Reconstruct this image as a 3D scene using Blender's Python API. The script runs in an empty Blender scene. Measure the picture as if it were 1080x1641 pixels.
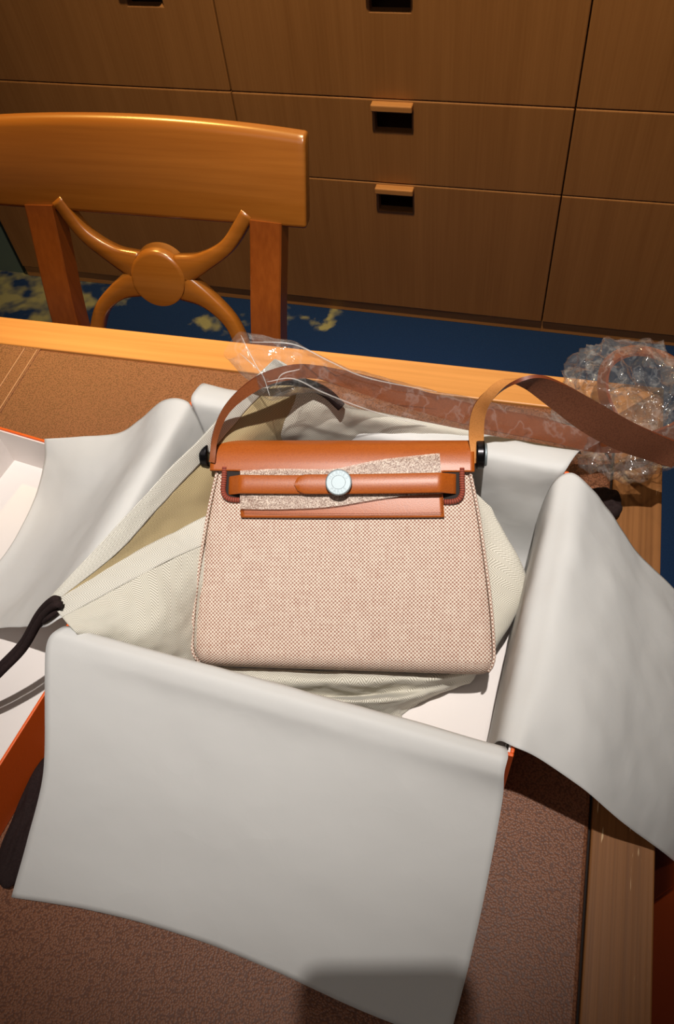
import bpy, bmesh, math, random
import numpy as np
from mathutils import Vector, Matrix, noise

S = bpy.context.scene
COL = S.collection
rnd = random.Random(7)

# ------------------------------------------------------------------ camera
CAM = np.array([0.0, 0.0, 1.31])
FOC = 1269.99                              # focal length in pixels of a 1080 x 1641 frame
FW = np.array([-0.20700, 0.54060, -0.81540]); FW /= np.linalg.norm(FW)
RT = np.array([0.96750, 0.23690, -0.08850]); RT -= FW * (RT @ FW); RT /= np.linalg.norm(RT)
UP = np.cross(RT, FW)
cd = bpy.data.cameras.new('camera'); cam = bpy.data.objects.new('camera', cd); COL.objects.link(cam)
cd.sensor_fit = 'VERTICAL'; cd.sensor_height = 36.0; cd.lens = FOC / 1641.0 * 36.0
cd.clip_start = 0.01; cd.clip_end = 50
M = Matrix(((RT[0], UP[0], -FW[0], CAM[0]), (RT[1], UP[1], -FW[1], CAM[1]), (RT[2], UP[2], -FW[2], CAM[2]), (0, 0, 0, 1)))
cam.matrix_world = M
S.camera = cam
TZ = 0.75                                  # height of the desk top

# ------------------------------------------------------------------ light
w = bpy.data.worlds.new('world'); S.world = w; w.use_nodes = True
w.node_tree.nodes['Background'].inputs[0].default_value = (1.0, 0.88, 0.76, 1)
w.node_tree.nodes['Background'].inputs[1].default_value = 0.08

def spot(name, loc, target, power, size, blend, radius, color):
    l = bpy.data.lights.new(name, 'SPOT'); o = bpy.data.objects.new(name, l); COL.objects.link(o)
    o.location = loc; d = Vector(target) - Vector(loc)
    o.rotation_euler = d.to_track_quat('-Z', 'Y').to_euler()
    l.energy = power; l.spot_size = math.radians(size); l.spot_blend = blend
    l.shadow_soft_size = radius; l.color = color
    return o
spot('desk_spot', (0.06, -0.03, 2.62), (-0.18, 0.44, 0.80), 176, 33, 1.0, 0.014, (1.0, 0.95, 0.89))
spot('aisle_spot', (-1.30, 1.38, 2.62), (-0.60, 0.76, 0.75), 190, 25, 1.0, 0.03, (1.0, 0.62, 0.15))
spot('cabinet_spot', (-0.30, 0.80, 2.62), (-0.22, 1.43, 0.80), 190, 70, 1.0, 0.03, (1.0, 0.80, 0.46))
al = bpy.data.lights.new('fill_area', 'AREA'); alo = bpy.data.objects.new('fill_area', al); COL.objects.link(alo)
al.shape = 'RECTANGLE'; al.size = 1.6; al.size_y = 1.2; al.energy = 6; al.color = (1.0, 0.95, 0.90)  # added soft fill and glare from above, not a known fixture
alo.location = (-0.5, -0.7, 2.6); alo.rotation_euler = (math.radians(18), 0, 0)

vs = S.view_settings
S.display_settings.display_device = 'sRGB'
vs.view_transform = 'Standard'; vs.look = 'None'; vs.exposure = 0.0; vs.gamma = 1.0; vs.use_curve_mapping = False

# ------------------------------------------------------------------ helpers
def V3(x, y, z): return np.array([x, y, z], float)

def lin(c):
    return tuple(((x / 12.92) if x <= 0.04045 else ((x + 0.055) / 1.055) ** 2.4) for x in c)
def rgb(r, g, b):
    return lin((r / 255, g / 255, b / 255)) + (1.0,)

class N:
    """small node-tree writer"""
    def __init__(s, name):
        s.m = bpy.data.materials.new(name); s.m.use_nodes = True
        s.t = s.m.node_tree; s.b = s.t.nodes['Principled BSDF']; s.out = s.t.nodes['Material Output']
    def n(s, typ, **kw):
        x = s.t.nodes.new(typ)
        for k, v in kw.items():
            if k.startswith('i_'):
                key = k[2:]; x.inputs[int(key) if key.isdigit() else key].default_value = v
            else: setattr(x, k, v)
        return x
    def l(s, a, b): s.t.links.new(a, b)
    def val(s, sock, v):
        if hasattr(v, 'is_linked') or isinstance(v, bpy.types.NodeSocket): s.l(v, sock)
        else: sock.default_value = v
    def math(s, op, a, b=0.0, c=None):
        x = s.t.nodes.new('ShaderNodeMath'); x.operation = op
        s.val(x.inputs[0], a); s.val(x.inputs[1], b)
        if c is not None: s.val(x.inputs[2], c)
        return x.outputs[0]
    def mix(s, f, a, b):
        x = s.t.nodes.new('ShaderNodeMix'); x.data_type = 'RGBA'
        s.val(x.inputs[0], f); s.val(x.inputs[6], a); s.val(x.inputs[7], b)
        return x.outputs[2]
    def ramp(s, f, p0, p1):
        x = s.t.nodes.new('ShaderNodeMapRange'); s.val(x.inputs[0], f)
        x.inputs[1].default_value = p0; x.inputs[2].default_value = p1
        return x.outputs[0]
    def coord(s, kind='Object', scale=(1, 1, 1), rot=(0, 0, 0)):
        tc = s.t.nodes.new('ShaderNodeTexCoord'); mp = s.t.nodes.new('ShaderNodeMapping')
        mp.inputs['Scale'].default_value = scale; mp.inputs['Rotation'].default_value = rot
        s.l(tc.outputs[kind], mp.inputs[0]); return mp.outputs[0]
    def noise(s, vec, scale, detail=3, rough=0.5):
        x = s.n('ShaderNodeTexNoise'); s.l(vec, x.inputs['Vector'])
        x.inputs['Scale'].default_value = scale; x.inputs['Detail'].default_value = detail; x.inputs['Roughness'].default_value = rough
        return x.outputs[0]
    def voro(s, vec, scale, feature='F1', out=0):
        x = s.n('ShaderNodeTexVoronoi', feature=feature); s.l(vec, x.inputs['Vector']); x.inputs['Scale'].default_value = scale
        return x.outputs[out]
    def bump(s, h, strength, dist=0.001, prev=None):
        x = s.n('ShaderNodeBump'); x.inputs['Strength'].default_value = strength; x.inputs['Distance'].default_value = dist
        s.l(h, x.inputs['Height'])
        if prev is not None: s.l(prev, x.inputs['Normal'])
        s.l(x.outputs[0], s.b.inputs['Normal']); return x.outputs[0]
    def set(s, color=None, rough=None, metal=None, coat=None, spec=None, coat_rough=None, trans=None, alpha=None, sheen=None):
        for k, v in (('Base Color', color), ('Roughness', rough), ('Metallic', metal), ('Coat Weight', coat), ('Specular IOR Level', spec),
                     ('Coat Roughness', coat_rough), ('Transmission Weight', trans), ('Alpha', alpha), ('Sheen Weight', sheen)):
            if v is not None: s.val(s.b.inputs[k], v)
        return s

def wood(name, c1, c2, axis, rough=0.42, coat=0.0, scale=1.0, bump=0.1, contrast=1.0, fine=1.0):
    """straight grain running along one object axis"""
    k = N(name)
    sc = [34 * scale] * 3; sc[axis] = 1.1 * scale
    v = k.coord('Object', tuple(sc))
    n1 = k.noise(v, 1.0, 4, 0.6)
    sc2 = [230 * scale] * 3; sc2[axis] = 5 * scale
    n2 = k.noise(k.coord('Object', tuple(sc2)), 1.0, 2, 0.5)
    n3 = k.noise(k.coord('Object', (2.2, 2.2, 2.2)), 1.0, 2, 0.5)
    f = k.math('ADD', k.math('MULTIPLY', n1, 0.55), k.math('MULTIPLY', n2, 0.3 * fine))
    f = k.math('ADD', f, k.math('MULTIPLY', n3, 0.25))
    f = k.ramp(f, 0.56 - 0.16 / contrast, 0.56 + 0.16 / contrast)
    k.set(color=k.mix(f, c1, c2), rough=rough, coat=coat, coat_rough=0.2)
    if bump: k.bump(n2, bump, 0.0006)
    return k.m

MAT = {}
MAT['cab'] = wood('cabinet_veneer', rgb(140, 92, 50), rgb(160, 109, 64), 2, 0.45, 0.0, 1.0, 0.05, 0.8, 1.3)
MAT['cab_dark'] = wood('cabinet_inside', rgb(60, 34, 16), rgb(74, 44, 22), 2, 0.6, 0.0)
MAT['cab_lip'] = wood('cabinet_pull', rgb(176, 118, 66), rgb(196, 136, 82), 0, 0.45, 0.0)
MAT['desk_x'] = wood('desk_wood_far', rgb(176, 116, 56), rgb(206, 142, 76), 0, 0.38, 0.15, 1.0, 0.1)
MAT['chair'] = wood('chair_wood', rgb(128, 74, 20), rgb(150, 92, 34), 0, 0.28, 0.35, 0.8, 0.04)
MAT['chair_v'] = wood('chair_wood_upright', rgb(112, 54, 16), rgb(136, 72, 26), 2, 0.28, 0.35, 0.8, 0.04)
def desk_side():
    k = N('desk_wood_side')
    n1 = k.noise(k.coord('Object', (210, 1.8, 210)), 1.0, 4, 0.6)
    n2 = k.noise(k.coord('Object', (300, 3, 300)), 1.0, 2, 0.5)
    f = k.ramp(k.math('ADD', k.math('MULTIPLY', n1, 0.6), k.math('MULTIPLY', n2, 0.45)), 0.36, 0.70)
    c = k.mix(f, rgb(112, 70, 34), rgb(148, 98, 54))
    # pale nicks and scratches along the grain
    sv = k.coord('Object', (520, 60, 520), (0, 0, 0.05)); s1 = k.noise(sv, 1.0, 1, 0.4)
    s2 = k.noise(k.coord('Object', (30, 14, 30)), 1.0, 2)
    sm = k.math('MULTIPLY', k.ramp(s1, 0.69, 0.75), k.ramp(s2, 0.48, 0.58))
    k.set(color=k.mix(sm, c, rgb(206, 172, 128)), rough=0.5, coat=0.0, spec=0.3)
    k.bump(n2, 0.25, 0.0006); return k.m
MAT['desk_y'] = desk_side()

def leather(name, c1, c2, scale, bump, rough, spec=0.5, dist=0.0008):
    k = N(name); v = k.coord('Object')
    nz = k.n('ShaderNodeTexNoise'); k.l(v, nz.inputs['Vector']); nz.inputs['Scale'].default_value = scale * 0.5
    vv = k.n('ShaderNodeVectorMath', operation='MULTIPLY_ADD'); k.l(nz.outputs[1], vv.inputs[0]); vv.inputs[1].default_value = (0.35 / scale,) * 3; k.l(v, vv.inputs[2])
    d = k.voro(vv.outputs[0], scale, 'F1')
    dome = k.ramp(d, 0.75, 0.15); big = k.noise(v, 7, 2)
    k.set(color=k.mix(k.math('MULTIPLY', k.ramp(d, 0.72, 0.42), k.math('ADD', 0.5, k.math('MULTIPLY', big, 0.8))), c1, c2), rough=rough, spec=spec)  # hollows of the grain darkened in the colour, as shade would
    k.bump(dome, bump, dist); return k.m
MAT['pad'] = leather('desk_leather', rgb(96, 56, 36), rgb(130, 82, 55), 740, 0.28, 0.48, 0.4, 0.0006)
MAT['stitch'] = N('stitching').set(rgb(176, 132, 96), 0.8).m
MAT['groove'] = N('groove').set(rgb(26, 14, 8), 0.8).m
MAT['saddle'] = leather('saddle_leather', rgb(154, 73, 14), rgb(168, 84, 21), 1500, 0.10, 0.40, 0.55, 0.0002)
MAT['saddle_edge'] = N('leather_edge').set(rgb(112, 50, 22), 0.5).m
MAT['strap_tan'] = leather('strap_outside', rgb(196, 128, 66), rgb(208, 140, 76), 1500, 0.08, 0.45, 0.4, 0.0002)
MAT['strap_brown'] = leather('strap_outside_left', rgb(128, 68, 34), rgb(142, 78, 42), 1500, 0.08, 0.45, 0.4, 0.0002)  # same outer face as the tan run, in a darker tone
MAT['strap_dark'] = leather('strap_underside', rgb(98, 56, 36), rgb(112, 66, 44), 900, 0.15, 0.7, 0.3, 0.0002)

def tissue():
    k = N('tissue_paper'); v = k.coord('Object')
    n1 = k.noise(v, 16, 3, 0.55); n2 = k.noise(v, 55, 4, 0.55)
    h = k.math('ADD', k.math('MULTIPLY', n1, 1.0), k.math('MULTIPLY', n2, 0.25))
    k.set(color=rgb(224, 223, 221), rough=0.55, spec=0.25)
    r1 = k.math('ABSOLUTE', k.math('SUBTRACT', k.noise(v, 8, 2, 0.45), 0.5)); r2 = k.math('ABSOLUTE', k.math('SUBTRACT', k.noise(v, 31, 2, 0.5), 0.5))
    cr_ = k.math('ADD', k.ramp(r1, 0.05, 0.0), k.math('MULTIPLY', k.ramp(r2, 0.05, 0.0), 0.2))
    nb0 = k.bump(cr_, 0.09, 0.0016)
    nb = k.bump(h, 0.22, 0.004, nb0)
    tr = k.n('ShaderNodeBsdfTranslucent'); tr.inputs[0].default_value = rgb(215, 210, 202); k.l(nb, tr.inputs['Normal'])
    mx = k.n('ShaderNodeMixShader'); mx.inputs[0].default_value = 0.22
    k.l(k.b.outputs[0], mx.inputs[1]); k.l(tr.outputs[0], mx.inputs[2]); k.l(mx.outputs[0], k.out.inputs[0])
    return k.m
MAT['tissue'] = tissue()
MAT['card_white'] = N('white_card').set(rgb(226, 218, 214), 0.6).m
def orange():
    k = N('orange_card'); v = k.coord('Object')
    d = k.voro(v, 900, 'F1')
    k.set(color=rgb(226, 92, 22), rough=0.5); k.bump(d, 0.2, 0.0003); return k.m
MAT['orange'] = orange()
def dark_cloth():
    k = N('dark_brown_cotton'); n = k.noise(k.coord('Object'), 700, 2)
    k.set(color=k.mix(n, rgb(30, 20, 20), rgb(50, 38, 37)), rough=0.9, spec=0.15); k.bump(n, 0.4, 0.0006); return k.m
MAT['dark_cloth'] = dark_cloth()

def herringbone(name, light, dark, wcol=0.0046, pitch=0.0019, rot=0.0):
    k = N(name)
    v = k.coord('UV', (1, 1, 1), (0, 0, rot)); sp = k.n('ShaderNodeSeparateXYZ'); k.l(v, sp.inputs[0])
    u, vv = sp.outputs[0], sp.outputs[1]
    tri = k.math('MULTIPLY', k.math('PINGPONG', u, wcol), 1.25)
    ph = k.math('MULTIPLY', k.math('ADD', vv, tri), 2 * math.pi / pitch)
    s = k.math('ADD', k.math('MULTIPLY', k.math('SINE', ph), 0.5), 0.5)
    n = k.noise(k.coord('Object'), 9, 3)
    f = k.math('MULTIPLY', s, k.math('ADD', 0.55, k.math('MULTIPLY', n, 0.7)))
    k.set(color=k.mix(f, light, dark), rough=0.85, sheen=0.15, spec=0.2)
    w2 = k.noise(k.coord('Object'), 38, 3)
    b1 = k.bump(s, 0.15, 0.0004); k.bump(w2, 0.35, 0.003, b1)
    return k.m
MAT['cloth'] = herringbone('herringbone_cotton', rgb(224, 219, 207), rgb(150, 145, 130))
MAT['cloth_hem'] = herringbone('herringbone_hem', rgb(220, 216, 206), rgb(162, 158, 147), rot=0.9)
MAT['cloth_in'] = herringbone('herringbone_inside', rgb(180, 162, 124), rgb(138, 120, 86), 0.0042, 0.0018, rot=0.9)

def canvas():
    k = N('woven_canvas')
    v = k.coord('UV'); sp = k.n('ShaderNodeSeparateXYZ'); k.l(v, sp.inputs[0])
    p = 0.00255
    a = k.math('SINE', k.math('MULTIPLY', sp.outputs[0], 2 * math.pi / p))
    b = k.math('SINE', k.math('MULTIPLY', sp.outputs[1], 2 * math.pi / p))
    s = k.math('ADD', k.math('MULTIPLY', k.math('MULTIPLY', a, b), 0.5), 0.5)
    n = k.noise(k.coord('UV', (60, 700, 1)), 1.0, 2); n2 = k.noise(k.coord('UV', (700, 60, 1)), 1.0, 2)
    f = k.math('ADD', k.ramp(s, 0.2, 0.72), k.math('MULTIPLY', k.math('SUBTRACT', k.math('ADD', n, n2), 1.0), 0.5))
    k.set(color=k.mix(f, rgb(146, 98, 82), rgb(226, 212, 196)), rough=0.8, spec=0.25)
    k.t.nodes[k.t.nodes.find('Mix')].clamp_factor = True
    k.bump(s, 0.5, 0.0006); return k.m
MAT['canvas'] = canvas()
def binding():
    k = N('red_brown_binding')
    v = k.coord('UV'); sp = k.n('ShaderNodeSeparateXYZ'); k.l(v, sp.inputs[0])
    s = k.math('SINE', k.math('MULTIPLY', sp.outputs[1], 2 * math.pi / 0.0016))
    k.set(color=k.mix(k.math('ADD', k.math('MULTIPLY', s, 0.5), 0.5), rgb(104, 40, 28), rgb(160, 74, 52)), rough=0.7); k.bump(s, 0.5, 0.0006); return k.m
MAT['binding'] = binding()
MAT['steel'] = N('brushed_steel').set(rgb(150, 160, 164), 0.55, 0.75, spec=0.3).m
MAT['steel_mark'] = N('engraving').set(rgb(120, 128, 132), 0.5, 0.9).m
MAT['black_metal'] = N('dark_metal').set(rgb(40, 38, 40), 0.25, 0.9).m

def film():
    k = N('plastic_film'); v = k.coord('Object')
    n = k.noise(v, 90, 3, 0.6); bp = k.n('ShaderNodeBump'); bp.inputs['Strength'].default_value = 0.5; bp.inputs['Distance'].default_value = 0.003; k.l(n, bp.inputs['Height'])
    tr = k.n('ShaderNodeBsdfTransparent'); tr.inputs[0].default_value = (0.95, 0.945, 0.94, 1)
    gl = k.n('ShaderNodeBsdfGlossy'); gl.inputs['Roughness'].default_value = 0.09; k.l(bp.outputs[0], gl.inputs['Normal'])
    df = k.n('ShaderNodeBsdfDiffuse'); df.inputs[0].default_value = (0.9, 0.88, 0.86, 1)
    lw = k.n('ShaderNodeLayerWeight'); lw.inputs['Blend'].default_value = 0.25; k.l(bp.outputs[0], lw.inputs['Normal'])
    m1 = k.n('ShaderNodeMixShader'); k.l(k.math('MULTIPLY_ADD', lw.outputs['Fresnel'], 0.28, 0.025), m1.inputs[0]); k.l(tr.outputs[0], m1.inputs[1]); k.l(gl.outputs[0], m1.inputs[2])
    m2 = k.n('ShaderNodeMixShader'); cz = k.math('ABSOLUTE', k.math('SUBTRACT', k.noise(v, 42, 3, 0.55), 0.5)); k.l(k.math('MULTIPLY_ADD', k.ramp(cz, 0.035, 0.0), 0.07, 0.035), m2.inputs[0]); k.l(m1.outputs[0], m2.inputs[1]); k.l(df.outputs[0], m2.inputs[2])  # white streaks mixed in along noise lines as painted crease highlights
    k.l(m2.outputs[0], k.out.inputs[0]); return k.m
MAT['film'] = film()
def film_fold_glint():
    k = N('plastic_film_fold_glint'); k.set(color=rgb(240, 236, 232), rough=0.2, alpha=0.3); return k.m
MAT['film_fold_glint'] = film_fold_glint()
def peel():
    k = N('speckled_protective_film'); v = k.coord('Object')
    n = k.noise(v, 1100, 2, 0.7); n2 = k.noise(v, 260, 2)
    f = k.ramp(k.math('ADD', k.math('MULTIPLY', n, 0.8), k.math('MULTIPLY', n2, 0.25)), 0.40, 0.68)
    k.set(color=k.mix(f, rgb(128, 100, 84), rgb(224, 204, 186)), rough=0.35, alpha=k.math('MULTIPLY_ADD', f, 0.35, 0.6)); k.bump(n, 0.5, 0.0006); return k.m
MAT['peel'] = peel()

def carpet():
    k = N('carpet'); v = k.coord('Object')
    fib = k.noise(v, 420, 2)
    base = k.mix(fib, rgb(12, 32, 70), rgb(26, 56, 104))
    wv = k.n('ShaderNodeTexNoise'); k.l(v, wv.inputs['Vector']); wv.inputs['Scale'].default_value = 9; wv.inputs['Detail'].default_value = 4
    warp = k.n('ShaderNodeVectorMath', operation='MULTIPLY_ADD'); k.l(wv.outputs[1], warp.inputs[0]); warp.inputs[1].default_value = (0.34, 0.34, 0); k.l(v, warp.inputs[2])
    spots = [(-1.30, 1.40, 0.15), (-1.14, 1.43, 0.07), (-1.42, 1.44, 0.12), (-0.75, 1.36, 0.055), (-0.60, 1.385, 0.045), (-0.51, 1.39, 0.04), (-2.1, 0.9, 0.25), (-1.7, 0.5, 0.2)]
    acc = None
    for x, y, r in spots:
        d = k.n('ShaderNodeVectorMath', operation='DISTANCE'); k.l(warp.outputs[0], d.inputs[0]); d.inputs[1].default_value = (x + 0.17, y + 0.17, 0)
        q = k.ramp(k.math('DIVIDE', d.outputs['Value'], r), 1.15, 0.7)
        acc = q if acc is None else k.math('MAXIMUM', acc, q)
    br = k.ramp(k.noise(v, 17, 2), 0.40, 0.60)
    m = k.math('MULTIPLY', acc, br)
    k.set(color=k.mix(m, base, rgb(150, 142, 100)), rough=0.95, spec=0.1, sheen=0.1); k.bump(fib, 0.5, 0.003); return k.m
MAT['carpet'] = carpet()
MAT['wall'] = N('grey_green_wall').set(rgb(96, 112, 106), 0.9).m
MAT['plaster'] = N('warm_plaster').set(rgb(210, 190, 160), 0.9).m
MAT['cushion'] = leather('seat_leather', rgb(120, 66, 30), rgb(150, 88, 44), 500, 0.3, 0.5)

def link(name, me, mat=None, parent=None, label=None, category=None, group=None, kind=None, smooth=True):
    o = bpy.data.objects.new(name, me); COL.objects.link(o)
    for m in (mat if isinstance(mat, (list, tuple)) else [mat]):
        if m is not None: me.materials.append(m)
    if smooth: me.polygons.foreach_set('use_smooth', [True] * len(me.polygons))
    if parent is not None: o.parent = parent
    for k, v in (('label', label), ('category', category), ('group', group), ('kind', kind)):
        if v: o[k] = v
    return o
def empty(name, loc, label=None, category=None, group=None, basis=None, kind=None):
    o = bpy.data.objects.new(name, None); COL.objects.link(o); o.empty_display_size = 0.05
    if basis is not None:
        X, Y, Z = basis
        o.matrix_world = Matrix(((X[0], Y[0], Z[0], loc[0]), (X[1], Y[1], Z[1], loc[1]), (X[2], Y[2], Z[2], loc[2]), (0, 0, 0, 1)))
    else: o.location = loc
    for k, v in (('label', label), ('category', category), ('group', group), ('kind', kind)):
        if v: o[k] = v
    return o
def org(parent):
    return np.array(parent.location) if parent is not None else np.zeros(3)
def mesh(name, verts, faces, uvs=None, fmat=None):
    me = bpy.data.meshes.new(name); me.from_pydata([tuple(map(float, v)) for v in verts], [], faces)
    if uvs is not None:
        uv = me.uv_layers.new(name='uv'); li = np.zeros(len(me.loops), dtype=np.int32); me.loops.foreach_get('vertex_index', li)
        uv.data.foreach_set('uv', np.asarray(uvs, dtype=np.float32)[li].ravel())
    if fmat is not None: me.polygons.foreach_set('material_index', fmat)
    me.update(); return me
def mod(o, typ, **kw):
    m = o.modifiers.new(typ.lower(), typ)
    for k, v in kw.items(): setattr(m, k, v)
    return m

def block(name, lo, hi, mat, parent=None, bevel=0.002, rotz=0.0, pivot=None, taper=None, **kw):
    """box between two corners given in world space (relative to the parent's origin if it has a parent)"""
    lo = np.array(lo, float); hi = np.array(hi, float)
    v = np.array([(x, y, z) for z in (lo[2], hi[2]) for (x, y) in ((lo[0], lo[1]), (hi[0], lo[1]), (hi[0], hi[1]), (lo[0], hi[1]))])
    if parent is None and pivot is None:
        c = (lo + hi) / 2; c[2] = lo[2]; v = v - c
    f = [(3, 2, 1, 0), (4, 5, 6, 7), (0, 1, 5, 4), (1, 2, 6, 5), (2, 3, 7, 6), (3, 0, 4, 7)]
    o = link(name, mesh(name, v, f), mat, parent, smooth=False, **kw)
    if parent is None and pivot is None: o.location = c
    if bevel: mod(o, 'BEVEL', width=bevel, segments=2, limit_method='ANGLE')
    return o

def cr(P, n):
    """Catmull-Rom through the rows of P (k, ...) at n samples"""
    P = np.asarray(P, float); k = len(P)
    Q = np.concatenate([2 * P[:1] - P[1:2], P, 2 * P[-1:] - P[-2:-1]])
    t = np.linspace(0, k - 1, n); i = np.minimum(t.astype(int), k - 2); s = (t - i).reshape((-1,) + (1,) * (P.ndim - 1))
    p0, p1, p2, p3 = Q[i], Q[i + 1], Q[i + 2], Q[i + 3]
    return 0.5 * ((2 * p1) + (-p0 + p2) * s + (2 * p0 - 5 * p1 + 4 * p2 - p3) * s ** 2 + (-p0 + 3 * p1 - 3 * p2 + p3) * s ** 3)
def grid_mesh(name, G, org_=np.zeros(3), fm=None):
    nu, nv = G.shape[:2]
    du = np.linalg.norm(np.diff(G, axis=0), axis=2).mean(1); dv = np.linalg.norm(np.diff(G, axis=1), axis=2).mean(0)
    cu = np.concatenate([[0], np.cumsum(du)]); cv = np.concatenate([[0], np.cumsum(dv)])
    uv = np.stack(np.meshgrid(cv, cu), -1).reshape(-1, 2)
    f = [(i * nv + j, i * nv + j + 1, (i + 1) * nv + j + 1, (i + 1) * nv + j) for i in range(nu - 1) for j in range(nv - 1)]
    return mesh(name, (G - org_).reshape(-1, 3), f, uv, fm)
def normals(G):
    a = np.gradient(G, axis=0); b = np.gradient(G, axis=1); n = np.cross(a, b)
    return n / np.maximum(np.linalg.norm(n, axis=2, keepdims=True), 1e-9)
def crumple(G, amp, scale, seed=0, ridged=False, edge=0.0):
    """push a surface along its normals by noise that lives in space"""
    n = normals(G); H = np.zeros(G.shape[:2]); off = Vector((seed * 3.1, seed * 1.7, seed * 0.9))
    for i in range(G.shape[0]):
        for j in range(G.shape[1]):
            p = Vector(G[i, j]) * scale + off
            if ridged: v = (1 - abs(noise.noise(p)) * 2.2) + 0.5 * (1 - abs(noise.noise(p * 2.1)) * 2.2) - 0.8
            else: v = noise.noise(p) + 0.5 * noise.noise(p * 2.2) + 0.25 * noise.noise(p * 4.5)
            H[i, j] = v
    return G + n * (H * amp)[..., None]
def patch(name, rows, nu, nv, mat, parent=None, thick=0.0004, amp=0.0, scale=20, seed=0, ridged=False, **kw):
    P = np.asarray(rows, float)
    G = cr(P, nu); G = np.swapaxes(cr(np.swapaxes(G, 0, 1), nv), 0, 1)
    if amp: G = crumple(G, amp, scale, seed, ridged)
    base = org(parent)
    if parent is None:
        base = G.reshape(-1, 3).mean(0).copy(); base[2] = G[..., 2].min()
    o = link(name, grid_mesh(name, G, base), mat, parent, **kw)
    if parent is None: o.location = base
    if thick: mod(o, 'SOLIDIFY', thickness=thick, offset=0)
    return o

def tube(name, path, r, mat, parent=None, n=60, sides=10, closed=False, local=False, **kw):
    P = cr(np.asarray(path, float), n); R = cr(np.asarray(r, float).reshape(-1, 1), n)[:, 0] if np.ndim(r) else np.full(n, r)
    T = np.gradient(P, axis=0); T /= np.linalg.norm(T, axis=1, keepdims=True)
    ref = np.array([0, 0, 1.0]) if abs(T[:, 2]).mean() < 0.8 else np.array([1.0, 0, 0])
    a = np.cross(T, ref); a /= np.linalg.norm(a, axis=1, keepdims=True); b = np.cross(a, T)
    th = np.linspace(0, 2 * math.pi, sides, endpoint=False)
    V = P[:, None] + R[:, None, None] * (a[:, None] * np.cos(th)[None, :, None] + b[:, None] * np.sin(th)[None, :, None])
    L = np.concatenate([[0], np.cumsum(np.linalg.norm(np.diff(P, axis=0), axis=1))])
    uv = [(j / sides * 2 * math.pi * R[i], L[i]) for i in range(n) for j in range(sides)]
    f = [(i * sides + j, i * sides + (j + 1) % sides, (i + 1) * sides + (j + 1) % sides, (i + 1) * sides + j) for i in range(n - 1) for j in range(sides)]
    V = V.reshape(-1, 3)
    f += [tuple(range(sides))[::-1], tuple((n - 1) * sides + j for j in range(sides))]
    base = np.zeros(3) if local else org(parent)
    if parent is None:
        base = V.mean(0); base[2] = V[:, 2].min()
    o = link(name, mesh(name, V - base, f, uv), mat, parent, **kw)
    if parent is None: o.location = base
    return o
def disc(name, c, axis, r, h, mat, parent=None, seg=48, bev=0.0008, **kw):
    """short cylinder (centre of base, axis), bevelled rim, given in the parent's local space"""
    bm = bmesh.new(); bmesh.ops.create_cone(bm, cap_ends=True, segments=seg, radius1=r, radius2=r, depth=h)
    bmesh.ops.translate(bm, verts=bm.verts, vec=(0, 0, h / 2))
    q = Vector((0, 0, 1)).rotation_difference(Vector(axis)).to_matrix().to_4x4()
    bmesh.ops.transform(bm, matrix=Matrix.Translation(Vector(c)) @ q, verts=bm.verts)
    me = bpy.data.meshes.new(name); bm.to_mesh(me); bm.free()
    o = link(name, me, mat, parent, **kw)
    mod(o, 'BEVEL', width=bev, segments=3, limit_method='ANGLE')
    o.data.set_sharp_from_angle(angle=math.radians(40)) if hasattr(o.data, 'set_sharp_from_angle') else None
    return o
def prism(name, outline, z0, z1, mat, parent=None, bevel=0.0005, **kw):
    """flat outline in local X,Y pushed out from z0 to z1"""
    n = len(outline); V = [(x, y, z0) for x, y in outline] + [(x, y, z1) for x, y in outline]
    f = [tuple(range(n))[::-1], tuple(range(n, 2 * n))] + [(i, (i + 1) % n, n + (i + 1) % n, n + i) for i in range(n)]
    o = link(name, mesh(name, V, f), mat, parent, smooth=False, **kw)
    if bevel: mod(o, 'BEVEL', width=bevel, segments=2, limit_method='ANGLE')
    return o

# ------------------------------------------------------------------ room shell
block('floor', (-4.2, -2.6, -0.05), (3.2, 3.0, 0), MAT['carpet'], bevel=0, pivot=0, kind='structure')
PSI = -0.0193; D = 1.4495
ce = np.array([math.cos(PSI), math.sin(PSI), 0]); cn = np.array([-math.sin(PSI), math.cos(PSI), 0])
CO = cn * D                                     # origin of the cabinet run on the floor, on its front plane
run_basis = (ce, cn, np.array([0, 0, 1.0]))     # local x along the cabinet fronts, y into the cabinets
wb = empty('wall_back', CO, kind='structure', basis=run_basis)
block('wall_panel', (-3.0, 0.012, 0), (-1.392, 0.10, 2.7), MAT['wall'], wb, bevel=0)
block('wall_panel', (0.662, 0.012, 0), (2.9, 0.10, 2.7), MAT['wall'], wb, bevel=0)
block('wall_panel', (-1.392, 0.012, 0.990), (0.662, 0.10, 2.7), MAT['plaster'], wb, bevel=0)
block('wall_left', (-4.2, -2.6, 0), (-4.1, 3.0, 2.7), MAT['plaster'], bevel=0, kind='structure')
block('ceiling', (-4.2, -2.6, 2.7), (3.2, 3.0, 2.75), MAT['plaster'], bevel=0, kind='structure')

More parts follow.
